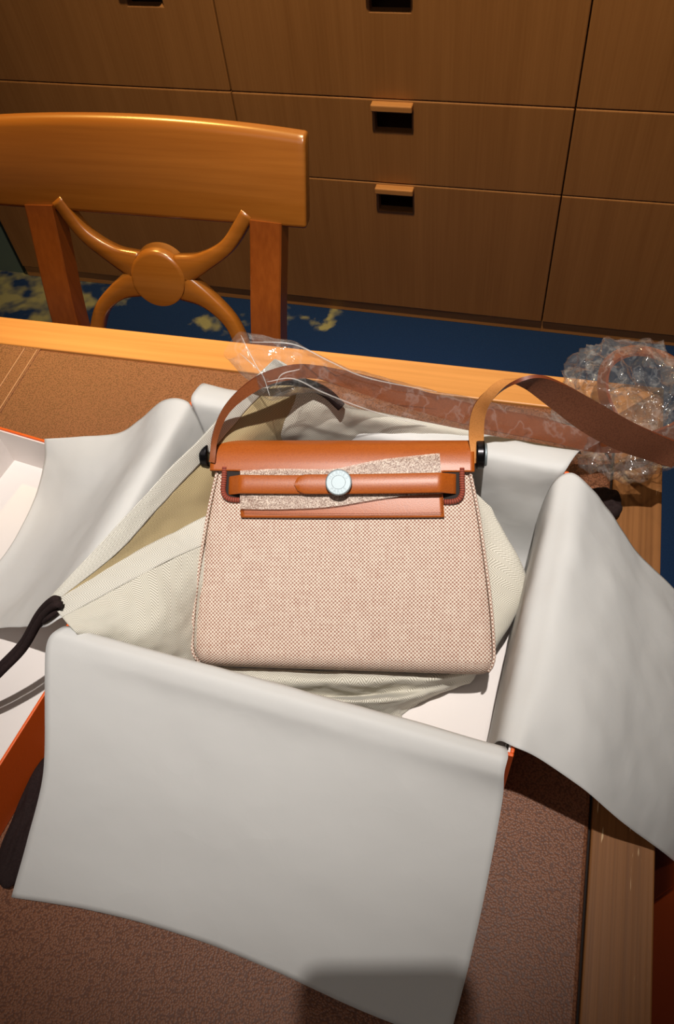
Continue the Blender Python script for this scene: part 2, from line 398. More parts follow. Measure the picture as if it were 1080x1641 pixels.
# ------------------------------------------------------------------ drawer cabinets
ROWS = [(0.034, 0.357), (0.357, 0.530), (0.530, 0.745), (0.745, 0.960)]
G_ = 0.0014
def drawer_front(x0, x1, z0, z1, hx, parent):
    e = 0.0012
    d = link('drawer_front', front_mesh(x0 + e, x1 - e, z0 + G_ / 2, z1 - G_ / 2, hx), MAT['cab'], parent, smooth=False)
    mod(d, 'BEVEL', width=0.0022, segments=2, limit_method='ANGLE')
    return d
def front_mesh(x0, x1, z0, z1, hx):
    if hx is None:
        V = [(x, y, z) for y in (0.0, 0.020) for z in (z0, z1) for x in (x0, x1)]
        return mesh('drawer_front', V, [(0, 1, 3, 2), (4, 6, 7, 5), (0, 4, 5, 1), (2, 3, 7, 6), (0, 2, 6, 4), (1, 5, 7, 3)])
    # board with a finger slot cut out just under its top edge
    hw = 0.036; zt = z1 - 0.014; zb = z1 - 0.063
    xs = [x0, hx - hw, hx + hw, x1]; zs = [z0, zb, zt, z1]
    t = 0.020
    V = []; 
    for y in (0.0, t):
        for z in zs:
            for x in xs: V.append((x, y, z))
    F = []
    idx = lambda s, k, i: s * 16 + k * 4 + i
    for k in range(3):
        for i in range(3):
            if (k, i) == (1, 1): continue
            F.append((idx(0, k, i), idx(0, k, i + 1), idx(0, k + 1, i + 1), idx(0, k + 1, i)))
            F.append((idx(1, k, i), idx(1, k + 1, i), idx(1, k + 1, i + 1), idx(1, k, i + 1)))
    for i in range(3):
        F.append((idx(0, 0, i + 1), idx(0, 0, i), idx(1, 0, i), idx(1, 0, i + 1)))
        F.append((idx(0, 3, i), idx(0, 3, i + 1), idx(1, 3, i + 1), idx(1, 3, i)))
    for k in range(3):
        F.append((idx(0, k, 0), idx(0, k + 1, 0), idx(1, k + 1, 0), idx(1, k, 0)))
        F.append((idx(0, k + 1, 3), idx(0, k, 3), idx(1, k, 3), idx(1, k + 1, 3)))
    for a, b in (((1, 1), (1, 2)), ((1, 2), (2, 2)), ((2, 2), (2, 1)), ((2, 1), (1, 1))):
        F.append((idx(0, *a), idx(0, *b), idx(1, *b), idx(1, *a)))
    return mesh('drawer_front', V, F)
def cabinet(x0, x1, label, pulls, rows):
    root = empty('drawer_cabinet', CO + ce * (x0 + x1) / 2, label, 'cabinet', 'run of built-in drawer cabinets', run_basis)
    c = (x0 + x1) / 2; a = x0 - c; b = x1 - c
    body = block('carcass', (a, 0.045, 0.034), (b, 0.50, 0.965), MAT['cab_dark'], root, bevel=0)
    block('top_panel', (a, 0.0, 0.962), (b, 0.50, 0.985), MAT['cab'], root, bevel=0.001)
    block('side_panel', (a, 0.020, 0.034), (a + 0.014, 0.045, 0.962), MAT['cab'], root, bevel=0)
    block('side_panel', (b - 0.014, 0.020, 0.034), (b, 0.045, 0.962), MAT['cab'], root, bevel=0)
    block('plinth', (a, 0.004, 0.0), (b, 0.49, 0.033), MAT['cab_lip'], root, bevel=0.001)
    for z0, z1, pull in rows:
        hx = pulls - c if pull else None
        d = drawer_front(a, b, z0, z1, hx, root); d.location.y = -0.0048 * (0.96 - z1)
        if pull: block('handle', (hx - 0.040, -0.016, z1 - 0.0165), (hx + 0.040, 0.006, z1 - 0.0035), MAT['cab_lip'], d, bevel=0.0022)
    return root
XB = [-1.374, -0.6730, -0.0137, 0.655]
labels = ['left wooden drawer cabinet behind the chair, at the blue carpet end',
          'middle wooden drawer cabinet with three pulls in a column in view',
          'right wooden drawer cabinet behind the plastic bundle, no pulls in view']
R4 = [(a, b, True) for a, b in ROWS]
g2 = 0.0
cabinet(XB[0], XB[1] - g2, labels[0], -0.8100, [(0.034, 0.530, False), (0.530, 0.745, True), (0.745, 0.960, True)])
cabinet(XB[1], XB[2], labels[1], -0.3478, R4)
cabinet(XB[2], XB[3], labels[2], 0.3180, R4)

# ------------------------------------------------------------------ desk
XR, YF, BW = 0.1246, 0.5621, 0.0401
XL, YN = -1.20, -0.36
desk = empty('desk', ((XL + XR) / 2, (YF + YN) / 2, 0), 'wooden desk with a brown leather top framed in honey wood, under everything', 'desk')
do = np.array(desk.location)
def dblock(name, lo, hi, mat, bevel=0.0015, **kw): return block(name, np.array(lo) - do, np.array(hi) - do, mat, desk, bevel, **kw)
def rail(name, pts, mat):
    n = len(pts); V = [(x, y, TZ - 0.032) for x, y in pts] + [(x, y, TZ) for x, y in pts]
    f = [tuple(range(n))[::-1], tuple(range(n, 2 * n))] + [(i, (i + 1) % n, n + (i + 1) % n, n + i) for i in range(n)]
    o = link(name, mesh(name, np.array(V) - do, f), mat, desk, smooth=False); mod(o, 'BEVEL', width=0.0012, segments=2, limit_method='ANGLE'); return o
g = 0.0002
rail('far_rail', [(XL + BW, YF - BW), (XR - BW - g, YF - BW), (XR - g, YF), (XL, YF)], MAT['desk_x'])
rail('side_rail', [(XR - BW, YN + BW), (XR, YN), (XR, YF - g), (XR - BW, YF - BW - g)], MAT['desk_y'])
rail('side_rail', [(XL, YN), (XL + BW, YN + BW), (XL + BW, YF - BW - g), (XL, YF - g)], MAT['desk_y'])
rail('near_rail', [(XL, YN), (XR, YN), (XR - BW, YN + BW - g), (XL + BW, YN + BW - g)], MAT['desk_x'])
dblock('groove_strip', (XL + BW, YN + BW, TZ - 0.03), (XR - BW, YF - BW, TZ - 0.006), MAT['groove'], 0)
gp = 0.0016; SX = -0.5145
dblock('leather_panel', (SX, YN + BW + gp, TZ - 0.006), (XR - BW - gp, YF - BW - 0.001, TZ), MAT['pad'], 0.0045)
dblock('leather_panel', (XL + BW + gp, YN + BW + gp, TZ - 0.006), (SX, YF - BW - 0.001, TZ), MAT['pad'], 0)
dblock('seam_welt', (SX - 0.0105, YN + BW + gp, TZ - 0.004), (SX + 0.0105, YF - BW - 0.001, TZ + 0.0006), MAT['pad'], 0.0006)
for dx in (-0.0075, 0.0075):
    dblock('stitching', (SX + dx - 0.0006, YN + BW + 0.01, TZ), (SX + dx + 0.0006, YF - BW - 0.004, TZ + 0.0011), MAT['stitch'], 0.0002)
for x in (XL + 0.03, XR - 0.09):
    for y in (YN + 0.03, YF - 0.09): dblock('leg', (x, y, 0), (x + 0.06, y + 0.06, TZ - 0.032), MAT['chair_v'], 0.004)
dblock('apron', (XL + 0.09, YF - 0.08, TZ - 0.12), (XR - 0.09, YF - 0.058, TZ - 0.032), MAT['desk_x'])
dblock('apron', (XL + 0.09, YN + 0.058, TZ - 0.12), (XR - 0.09, YN + 0.08, TZ - 0.032), MAT['desk_x'])
dblock('apron', (XR - 0.08, YN + 0.09, TZ - 0.12), (XR - 0.058, YF - 0.09, TZ - 0.032), MAT['desk_y'])
dblock('apron', (XL + 0.058, YN + 0.09, TZ - 0.12), (XL + 0.08, YF - 0.09, TZ - 0.032), MAT['desk_y'])

# ------------------------------------------------------------------ chair
CX, CY = -0.5045, 0.82
chair = empty('dining_chair', (CX, CY, 0), 'honey wooden chair with curved top rail and crossed back, behind the desk', 'chair')
co = np.array([CX, CY, 0.0])
def recl(z): return (z - 0.70) * 0.36 if z > 0.46 else -0.0864 + (0.46 - z) * 0.10            # the back leans away with height
def bar(name, lo_pts, hw, ht, mat, n=30, smooth=True, c=0.72):
    """square-section bar along a path of (x, y, z) in chair space; hw half width along x-ish, ht half depth"""
    P = cr(np.asarray(lo_pts, float), n); T = np.gradient(P, axis=0); T /= np.linalg.norm(T, axis=1, keepdims=True)
    back = np.array([0, 1.0, -0.36]); back /= np.linalg.norm(back)
    s = np.cross(T, back); s /= np.linalg.norm(s, axis=1, keepdims=True); b = np.cross(s, T)
    W = cr(np.asarray(hw, float).reshape(-1, 1), n) if np.ndim(hw) else np.full((n, 1), hw)
    c = c if smooth else 0.90
    prof = [(-1, -c), (-c, -1), (c, -1), (1, -c), (1, c), (c, 1), (-c, 1), (-1, c)]
    V = np.concatenate([np.stack([P[i] + s[i] * W[i] * u + b[i] * ht * v for u, v in prof]) for i in range(n)])
    k = 8
    f = [(i * k + j, i * k + (j + 1) % k, (i + 1) * k + (j + 1) % k, (i + 1) * k + j) for i in range(n - 1) for j in range(k)]
    f += [tuple(range(k))[::-1], tuple((n - 1) * k + j for j in range(k))]
    o_ = link(name, mesh(name, V, f), mat, chair, smooth=True); o_.data.set_sharp_from_angle(angle=math.radians(35)) if not smooth else None; return o_
# top rail: bent in plan, its ends nearer the sitter
zr0, zr1 = 0.706, 0.818
def rail_pt(s, z, dy):                            # s in -1..1
    return (s * 0.2185 - 0.005, recl(z) - 0.008 * s * s + dy, z + s * s * (0.006 - 0.013 * (z - 0.706) / 0.112))
V = []; nS = 41
prof = [(zr0 + 0.003, -0.011), (zr0, -0.006), (zr0, 0.006), (zr0 + 0.003, 0.011), (zr1 - 0.012, 0.011), (zr1 - 0.003, 0.008), (zr1, 0.0), (zr1 - 0.003, -0.008), (zr1 - 0.010, -0.011)]
for i in range(nS):
    s = -1 + 2 * i / (nS - 1)
    for z, dy in prof: V.append(rail_pt(s, z, dy))
k = len(prof)
F = [(i * k + j, i * k + (j + 1) % k, (i + 1) * k + (j + 1) % k, (i + 1) * k + j) for i in range(nS - 1) for j in range(k)] + [tuple(range(k))[::-1], tuple((nS - 1) * k + j for j in range(k))]
o = link('top_rail', mesh('top_rail', V, F), MAT['chair'], chair); mod(o, 'BEVEL', width=0.004, segments=3, limit_method='ANGLE', angle_limit=math.radians(50))
for sx in (-1, 1):
    bar('back_post', [(sx * 0.150, recl(0.0), 0.0), (sx * 0.150, recl(0.30), 0.30), (sx * 0.152, recl(0.52) - 0.004, 0.52), (sx * 0.160, recl(0.712) - 0.003, 0.712)], [0.018, 0.021, 0.021, 0.021], 0.016, MAT['chair_v'], smooth=False)
# crossed splat: medallion and four curved arms
mz = 0.634
def sp(x, z, dy=0.0): return (x, recl(z) - 0.006 + dy, z)
seg = 48; V = []; Fm = []
R0 = 0.0400
for ring, (r, dy) in enumerate([(R0 - 0.005, -0.0125), (R0 - 0.0015, -0.0115), (R0, -0.0085), (R0, 0.009), (R0 - 0.004, 0.012)]):
    for j in range(seg):
        t = 2 * math.pi * j / seg; V.append(sp(r * math.cos(t), mz + r * 0.90 * math.sin(t), dy))
for i in range(4):
    for j in range(seg): Fm.append((i * seg + j, i * seg + (j + 1) % seg, (i + 1) * seg + (j + 1) % seg, (i + 1) * seg + j))
Fm += [tuple(range(seg))[::-1], tuple(4 * seg + j for j in range(seg))]
o = link('medallion', mesh('medallion', V, Fm), MAT['chair'], chair); o.data.set_sharp_from_angle(angle=math.radians(50))
for sx in (-1, 1):
    bar('splat_arm', [sp(sx * 0.032, mz + 0.009), sp(sx * 0.066, mz + 0.022), sp(sx * 0.104, mz + 0.046), sp(sx * 0.134, mz + 0.086)], [0.021, 0.0125, 0.0095, 0.0095], 0.009, MAT['chair'])
    bar('splat_arm', [sp(sx * 0.032, mz - 0.010), sp(sx * 0.066, mz - 0.026), sp(sx * 0.098, mz - 0.054), sp(sx * 0.117, mz - 0.096)], [0.021, 0.0125, 0.0095, 0.0095], 0.009, MAT['chair'])
block('lower_rail', (-0.140, recl(0.54) - 0.016, 0.512), (0.140, recl(0.54) + 0.006, 0.543), MAT['chair'], chair, 0.003)
block('seat', (-0.205, -0.50, 0.43), (0.205, -0.112, 0.462), MAT['cushion'], chair, 0.012)
block('seat_frame', (-0.20, -0.49, 0.375), (0.20, -0.116, 0.43), MAT['chair'], chair, 0.004)
for sx in (-1, 1): bar('front_leg', [(sx * 0.175, -0.465, 0), (sx * 0.178, -0.465, 0.2), (sx * 0.18, -0.465, 0.38)], [0.013, 0.017, 0.020], 0.017, MAT['chair_v'])

# ------------------------------------------------------------------ open box: base and lid
def tray(root, w_, d_, h_, t=0.0022, lt=0.0012, z0=0.0):
    """open-topped card box; parts in the root's local space"""
    a, b = w_ / 2, d_ / 2
    block('bottom_panel', (-a + t, -b + t, z0), (a - t, b - t, z0 + t), MAT['orange'], root, 0)
    block('floor_lining', (-a + t, -b + t, z0 + t), (a - t, b - t, z0 + t + lt), MAT['card_white'], root, 0)
    for nm, lo, hi, ll, lh in (
        ('wall', (-a, -b, z0), (a, -b + t, h_), (-a + t, -b + t, z0 + t + lt), (a - t, -b + t + lt, h_ - 0.002)),
        ('wall', (-a, b - t, z0), (a, b, h_), (-a + t, b - t - lt, z0 + t + lt), (a - t, b - t, h_ - 0.002)),
        ('wall', (-a, -b + t, z0), (-a + t, b - t, h_), (-a + t, -b + t + lt, z0 + t + lt), (-a + t + lt, b - t - lt, h_ - 0.002)),
        ('wall', (a - t, -b + t, z0), (a, b - t, h_), (a - t - lt, -b + t + lt, z0 + t + lt), (a - t, b - t - lt, h_ - 0.002))):
        wl = block(nm, lo, hi, MAT['orange'], root, 0.0006)
        block('lining', ll, lh, MAT['card_white'], wl, 0)
BC = np.array([-0.1135, 0.2632]); BA = -0.0707; BWD, BDP, BH = 0.2889, 0.2053, 0.1165
be = np.array([math.cos(BA), math.sin(BA), 0]); bn = np.array([-math.sin(BA), math.cos(BA), 0])
base = empty('gift_box', (BC[0], BC[1], TZ + 0.0003), 'open orange box with white inside, holding the handbag and tissue', 'box', basis=(be, bn, np.array([0, 0, 1.0])))
tray(base, BWD, BDP, BH)
LA = -0.150
le = np.array([math.cos(LA), math.sin(LA), 0]); ln = np.array([-math.sin(LA), math.cos(LA), 0])
LW, LD, LH = 0.197, 0.296, 0.050
lcor = np.array([-0.2655, 0.3470, 0.0])          # its far right corner
lc = lcor - le * LW / 2 - ln * LD / 2
lid = empty('box_lid', (lc[0], lc[1], TZ + 0.0003), 'upturned orange box lid, white inside, left of the box under tissue', 'lid', basis=(le, ln, np.array([0, 0, 1.0])))
tray(lid, LW, LD, LH)

# ------------------------------------------------------------------ tissue sheets
def bx(u, v, z):                                  # point in the box frame
    p = np.array([BC[0], BC[1], TZ + z]) + be * u + bn * v; return p
ha, hb = BWD / 2, BDP / 2
def lerp(a, b, n): return [a + (b - a) * t for t in np.linspace(0, 1, n)]
# front sheet: up the inside of the front wall, over the rim, down to the desk
front = [
    [bx(u, -hb + 0.020, 0.012) for u in np.linspace(-ha + 0.010, ha - 0.012, 6)],
    [bx(u, -hb + 0.010, 0.075) for u in np.linspace(-ha + 0.008, ha - 0.010, 6)],
    [bx(u, -hb + 0.006, 0.112) for u in np.linspace(-ha + 0.003, ha - 0.006, 6)],
    [bx(u, -hb - 0.001, 0.1195) for u in np.linspace(-ha - 0.002, ha - 0.003, 6)],
    [bx(u, -hb - 0.010, 0.1155) for u in np.linspace(-ha - 0.006, ha - 0.003, 6)],
    [V3(-0.2704, 0.1432, 0.8510), V3(-0.2068, 0.1435, 0.8510), V3(-0.1451, 0.1402, 0.8510), V3(-0.0866, 0.1356, 0.8510), V3(-0.0314, 0.1308, 0.8500), V3(0.0212, 0.1294, 0.8460)],
    [V3(-0.2670, 0.0977, 0.8100), V3(-0.2043, 0.1011, 0.8130), V3(-0.1433, 0.0987, 0.8140), V3(-0.0853, 0.0938, 0.8140), V3(-0.0307, 0.0896, 0.8120), V3(0.0196, 0.0869, 0.8080)],
    [V3(-0.2745, 0.0600, 0.7780), V3(-0.2124, 0.0666, 0.7810), V3(-0.1489, 0.0645, 0.7820), V3(-0.0899, 0.0582, 0.7820), V3(-0.0339, 0.0523, 0.7800), V3(0.0166, 0.0502, 0.7760)],
    [V3(-0.2803, 0.0266, 0.7550), V3(-0.2171, 0.0318, 0.7570), V3(-0.1562, 0.0320, 0.7570), V3(-0.0966, 0.0264, 0.7570), V3(-0.0399, 0.0187, 0.7570), V3(0.0119, 0.0149, 0.7550)]]
patch('tissue_sheet', front, 90, 70, MAT['tissue'], thick=0.0003, amp=0.0009, scale=13, seed=2,
      label='large white tissue sheet draped over the near wall of the box', category='tissue paper', group='white tissue sheets draped over the box walls')
right = [
    [bx(ha - 0.016, v, 0.010) for v in np.linspace(-hb + 0.012, hb - 0.014, 6)],
    [bx(ha - 0.014, v, 0.070) for v in np.linspace(-hb + 0.010, hb - 0.014, 6)],
    [bx(ha - 0.011, v, 0.112) for v in np.linspace(-hb + 0.008, hb - 0.012, 6)],
    [bx(ha + 0.000, v, 0.1215) for v in np.linspace(-hb + 0.004, hb - 0.004, 6)],
    [V3(0.0380, 0.1538, 0.8635), V3(0.0404, 0.1876, 0.8690), V3(0.0421, 0.2227, 0.8710), V3(0.0449, 0.2620, 0.8710), V3(0.0484, 0.3008, 0.8700), V3(0.0516, 0.3473, 0.8660)],
    [V3(0.0611, 0.1499, 0.8440), V3(0.0666, 0.1833, 0.8500), V3(0.0684, 0.2205, 0.8520), V3(0.0696, 0.2577, 0.8510), V3(0.0697, 0.2969, 0.8480), V3(0.0672, 0.3477, 0.8430)],
    [V3(0.0899, 0.1461, 0.8100), V3(0.0978, 0.1805, 0.8140), V3(0.0988, 0.2183, 0.8180), V3(0.0984, 0.2576, 0.8180), V3(0.0962, 0.2962, 0.8160), V3(0.0884, 0.3410, 0.8140)],
    [V3(0.1185, 0.1468, 0.7700), V3(0.1277, 0.1776, 0.7800), V3(0.1290, 0.2179, 0.7860), V3(0.1284, 0.2569, 0.7880), V3(0.1249, 0.2945, 0.7880), V3(0.1119, 0.3366, 0.7900)],
    [V3(0.1433, 0.1493, 0.7280), V3(0.1565, 0.1799, 0.7380), V3(0.1589, 0.2185, 0.7460), V3(0.1596, 0.2583, 0.7500), V3(0.1565, 0.2951, 0.7540), V3(0.1407, 0.3324, 0.7620)]]
patch('tissue_sheet', right, 90, 80, MAT['tissue'], thick=0.0003, amp=0.0022, scale=14, seed=5,
      label='white tissue sheet draped over the right wall of the box and desk edge', category='tissue paper', group='white tissue sheets draped over the box walls')
left = [
    [bx(-ha + 0.020, v, 0.010) for v in np.linspace(hb - 0.012, -hb + 0.014, 6)],
    [bx(-ha + 0.012, v, 0.075) for v in np.linspace(hb - 0.010, -hb + 0.012, 6)],
    [bx(-ha + 0.006, v, 0.112) for v in np.linspace(hb - 0.007, -hb + 0.010, 6)],
    [bx(-ha - 0.002, v, 0.1215) for v in np.linspace(hb - 0.004, -hb + 0.008, 6)],
    [V3(-0.2719, 0.3728, 0.8670), V3(-0.2730, 0.3357, 0.8620), V3(-0.2749, 0.2967, 0.8620), V3(-0.2787, 0.2594, 0.8620), V3(-0.2805, 0.2186, 0.8620), V3(-0.2808, 0.1743, 0.8620)],
    [V3(-0.3001, 0.3728, 0.8400), V3(-0.2999, 0.3341, 0.8340), V3(-0.3074, 0.2986, 0.8280), V3(-0.3126, 0.2590, 0.8260), V3(-0.3166, 0.2197, 0.8240), V3(-0.3125, 0.1844, 0.8300)],
    [V3(-0.3232, 0.3679, 0.8240), V3(-0.3273, 0.3363, 0.8140), V3(-0.3487, 0.3061, 0.7900), V3(-0.3584, 0.2632, 0.7840), V3(-0.3631, 0.2236, 0.7820), V3(-0.3488, 0.1916, 0.8000)],
    [V3(-0.3624, 0.3676, 0.8120), V3(-0.3690, 0.3447, 0.7960), V3(-0.3923, 0.3194, 0.7650), V3(-0.3957, 0.2745, 0.7620), V3(-0.4033, 0.2269, 0.7620), V3(-0.3900, 0.1975, 0.7680)],
    [V3(-0.3996, 0.3657, 0.8045), V3(-0.4025, 0.3526, 0.7860), V3(-0.4124, 0.3259, 0.7595), V3(-0.4123, 0.2717, 0.7585), V3(-0.4273, 0.2242, 0.7585), V3(-0.4203, 0.1963, 0.7585)]]
patch('tissue_sheet', left, 80, 70, MAT['tissue'], thick=0.0003, amp=0.0014, scale=15, seed=9,
      label='white tissue sheet draped over the left wall into the lid', category='tissue paper', group='white tissue sheets draped over the box walls')
back = [
    [bx(u, hb - 0.030, 0.006) for u in np.linspace(-ha + 0.012, ha - 0.014, 7)],
    [bx(u, hb - 0.016, 0.030) for u in np.linspace(-ha + 0.012, ha - 0.014, 7)],
    [bx(u, hb - 0.009, 0.080) for u in np.linspace(-ha + 0.008, ha - 0.010, 7)],
    [bx(u, hb - 0.005, 0.112) for u in np.linspace(-ha + 0.004, ha - 0.005, 7)],
    [bx(u, hb + 0.000, 0.1205) for u in np.linspace(-ha + 0.002, ha - 0.002, 7)],
    [bx(u, hb + 0.010, 0.1205) for u in np.linspace(-ha + 0.002, ha + 0.001, 7)],
    [bx(u, hb + 0.020, 0.116) for u in np.linspace(-ha + 0.002, ha + 0.004, 7)],
    [bx(u, hb + 0.027, 0.105) for u in np.linspace(-ha + 0.002, ha + 0.006, 7)]]
patch('tissue_sheet', back, 60, 80, MAT['tissue'], thick=0.0003, amp=0.0015, scale=22, seed=12,
      label='short white tissue sheet turned over the far wall behind the handbag', category='tissue paper', group='white tissue sheets draped over the box walls')
flo = [[bx(u, v, 0.0052) for u in np.linspace(-ha + 0.022, ha - 0.013, 5)] for v in np.linspace(-hb + 0.022, hb - 0.034, 5)]
patch('tissue_sheet', flo, 30, 40, MAT['card_white'], thick=0.0003, amp=0.0004, scale=14, seed=15,
      label='flat white tissue sheet lying on the floor inside the box', category='tissue paper', group='white tissue sheets draped over the box walls')

# ------------------------------------------------------------------ dust bag
dbo = bx(0, 0, 0.006)
dust = empty('dust_bag', dbo, 'cream herringbone cotton dust bag spread open beneath the handbag in the box', 'dust bag')
hemA = [V3(-0.2790, 0.1895, 0.8750), V3(-0.2627, 0.2191, 0.8820), V3(-0.2435, 0.2551, 0.8900), V3(-0.2237, 0.2926, 0.8980), V3(-0.2067, 0.3204, 0.9050), V3(-0.1910, 0.3489, 0.9150), V3(-0.1717, 0.3740, 0.9250)]
hemB = [V3(-0.2731, 0.1881, 0.8745), V3(-0.2468, 0.2299, 0.8760), V3(-0.2329, 0.2610, 0.8800), V3(-0.2181, 0.2924, 0.8840), V3(-0.2034, 0.3192, 0.8910), V3(-0.1861, 0.3475, 0.9020), V3(-0.1616, 0.3755, 0.9160)]
rC = [V3(-0.2645, 0.1862, 0.8735), V3(-0.2372, 0.2393, 0.8680), V3(-0.2219, 0.2682, 0.8680), V3(-0.2074, 0.2926, 0.8710), V3(-0.1946, 0.3182, 0.8780), V3(-0.1740, 0.3454, 0.8880), V3(-0.1455, 0.3673, 0.9020)]
rD = [V3(-0.2569, 0.1874, 0.8715), V3(-0.2258, 0.2416, 0.8580), V3(-0.2076, 0.2707, 0.8540), V3(-0.1985, 0.3018, 0.8500), V3(-0.1886, 0.3369, 0.8450), V3(-0.1547, 0.3621, 0.8550), V3(-0.1228, 0.3777, 0.8750)]
hemM = [(a + b) / 2 + np.array([0, 0, 0.0016]) for a, b in zip(hemA, hemB)]
patch('back_hem', [hemA, hemM, [p + np.array([0, 0, 0.0005]) for p in hemB]], 14, 120, MAT['cloth_hem'], dust, 0.0011, 0.0008, 40, 21)
patch('inner_panel', [hemB, rC, rD], 40, 90, MAT['cloth_in'], dust, 0.0008, 0.0012, 30, 22)
R0 = [V3(-0.1896, 0.3515, 0.9100), V3(-0.1673, 0.3697, 0.9160), V3(-0.1454, 0.3705, 0.9100), V3(-0.1185, 0.3660, 0.8950), V3(-0.0928, 0.3706, 0.8860), V3(-0.0619, 0.3743, 0.8775), V3(-0.0343, 0.3761, 0.8725)]
R1 = [V3(-0.1996, 0.3431, 0.8980), V3(-0.1780, 0.3579, 0.9000), V3(-0.1490, 0.3602, 0.8960), V3(-0.1180, 0.3617, 0.8880), V3(-0.0920, 0.3663, 0.8810), V3(-0.0614, 0.3715, 0.8740), V3(-0.0303, 0.3744, 0.8690)]
R2 = [V3(-0.2102, 0.3362, 0.8780), V3(-0.1904, 0.3441, 0.8740), V3(-0.1548, 0.3530, 0.8720), V3(-0.1194, 0.3611, 0.8680), V3(-0.0837, 0.3680, 0.8640), V3(-0.0570, 0.3735, 0.8600), V3(-0.0253, 0.3762, 0.8560)]
R3 = [V3(-0.2172, 0.3350, 0.8450), V3(-0.1984, 0.3462, 0.8350), V3(-0.1605, 0.3559, 0.8350), V3(-0.1236, 0.3662, 0.8300), V3(-0.0855, 0.3727, 0.8300), V3(-0.0573, 0.3776, 0.8300), V3(-0.0218, 0.3766, 0.8350)]
patch('back_panel', [R0, R1, R2, R3], 50, 90, MAT['cloth'], dust, 0.0009, 0.0028, 24, 23)
F0 = [V3(-0.2758, 0.1852, 0.8755), V3(-0.2578, 0.2111, 0.8735), V3(-0.2356, 0.2411, 0.8680), V3(-0.2182, 0.2639, 0.8620), V3(-0.2014, 0.2858, 0.8560)]
F1 = [V3(-0.2644, 0.1774, 0.8745), V3(-0.2457, 0.1983, 0.8725), V3(-0.2232, 0.2265, 0.8670), V3(-0.2079, 0.2473, 0.8600), V3(-0.1939, 0.2668, 0.8500)]
F2 = [V3(-0.2589, 0.1739, 0.8730), V3(-0.2354, 0.1878, 0.8700), V3(-0.2148, 0.2068, 0.8620), V3(-0.2013, 0.2220, 0.8500), V3(-0.1887, 0.2408, 0.8300)]
F3 = [V3(-0.2522, 0.1701, 0.8690), V3(-0.2306, 0.1789, 0.8600), V3(-0.2101, 0.1865, 0.8510), V3(-0.1968, 0.1990, 0.8350), V3(-0.1886, 0.2213, 0.8050)]
F4 = [V3(-0.2553, 0.1732, 0.8350), V3(-0.2304, 0.1741, 0.8350), V3(-0.2089, 0.1776, 0.8280), V3(-0.1939, 0.1860, 0.8100), V3(-0.1815, 0.1980, 0.7800)]
F01 = [(a + b) / 2 + np.array([0, 0, 0.0012]) for a, b in zip(F0, F1)]
patch('front_hem', [F0, F01, [p + np.array([0, 0, 0.0004]) for p in F1]], 14, 90, MAT['cloth_hem'], dust, 0.0009, 0.0010, 40, 25)
patch('front_panel', [F1, F2, F3, F4], 60, 80, MAT['cloth'], dust, 0.0009, 0.0030, 26, 26)
G0 = [V3(-0.0366, 0.3475, 0.8500), V3(-0.0270, 0.3189, 0.8300), V3(-0.0160, 0.2804, 0.8100), V3(-0.0083, 0.2473, 0.7950)]
G1 = [V3(-0.0203, 0.3363, 0.8500), V3(-0.0055, 0.3115, 0.8350), V3(0.0033, 0.2807, 0.8160), V3(0.0035, 0.2429, 0.7960)]
G2 = [V3(-0.0092, 0.3306, 0.8400), V3(0.0197, 0.2995, 0.8120), V3(0.0184, 0.2797, 0.8030), V3(0.0048, 0.2459, 0.7840)]
G3 = [V3(-0.0158, 0.3482, 0.8000), V3(0.0091, 0.3179, 0.7720), V3(0.0087, 0.2910, 0.7660), V3(-0.0037, 0.2534, 0.7620)]
patch('side_panel', [G0, G1, G2, G3], 50, 60, MAT['cloth'], dust, 0.0009, 0.0012, 26, 27)
H0 = [V3(-0.1911, 0.1948, 0.7960), V3(-0.1593, 0.1984, 0.7960), V3(-0.1243, 0.2046, 0.7960), V3(-0.0896, 0.2107, 0.7960), V3(-0.0557, 0.2176, 0.7960), V3(-0.0225, 0.2271, 0.7920), V3(-0.0006, 0.2420, 0.7880)]
H1 = [V3(-0.1845, 0.1894, 0.7960), V3(-0.1565, 0.1904, 0.7980), V3(-0.1213, 0.1953, 0.7990), V3(-0.0872, 0.2014, 0.7990), V3(-0.0542, 0.2105, 0.7980), V3(-0.0295, 0.2169, 0.7950), V3(-0.0030, 0.2319, 0.7860)]
H2 = [V3(-0.1858, 0.1893, 0.7800), V3(-0.1566, 0.1897, 0.7840), V3(-0.1233, 0.1935, 0.7800), V3(-0.0913, 0.2007, 0.7740), V3(-0.0631, 0.2077, 0.7780), V3(-0.0417, 0.2125, 0.7840), V3(-0.0057, 0.2308, 0.7740)]
H3 = [V3(-0.1831, 0.1892, 0.7700), V3(-0.1519, 0.1865, 0.7780), V3(-0.1117, 0.1890, 0.7900), V3(-0.0853, 0.1909, 0.7920), V3(-0.0604, 0.1970, 0.7920), V3(-0.0448, 0.2053, 0.7840), V3(-0.0109, 0.2293, 0.7660)]
H4 = [V3(-0.1800, 0.1880, 0.7600), V3(-0.1495, 0.1859, 0.7640), V3(-0.1037, 0.1859, 0.7740), V3(-0.0780, 0.1910, 0.7700), V3(-0.0572, 0.1989, 0.7680), V3(-0.0498, 0.2067, 0.7640), V3(-0.0213, 0.2253, 0.7590)]
H5 = [V3(-0.1750, 0.1859, 0.7570), V3(-0.1449, 0.1834, 0.7580), V3(-0.0988, 0.1816, 0.7660), V3(-0.0745, 0.1850, 0.7680), V3(-0.0531, 0.1953, 0.7600), V3(-0.0516, 0.2034, 0.7570), V3(-0.0296, 0.2207, 0.7565)]
patch('front_fold', [H0, H1, H2, H3, H4, H5], 90, 120, MAT['cloth'], dust, 0.0009, 0.0020, 36, 29)
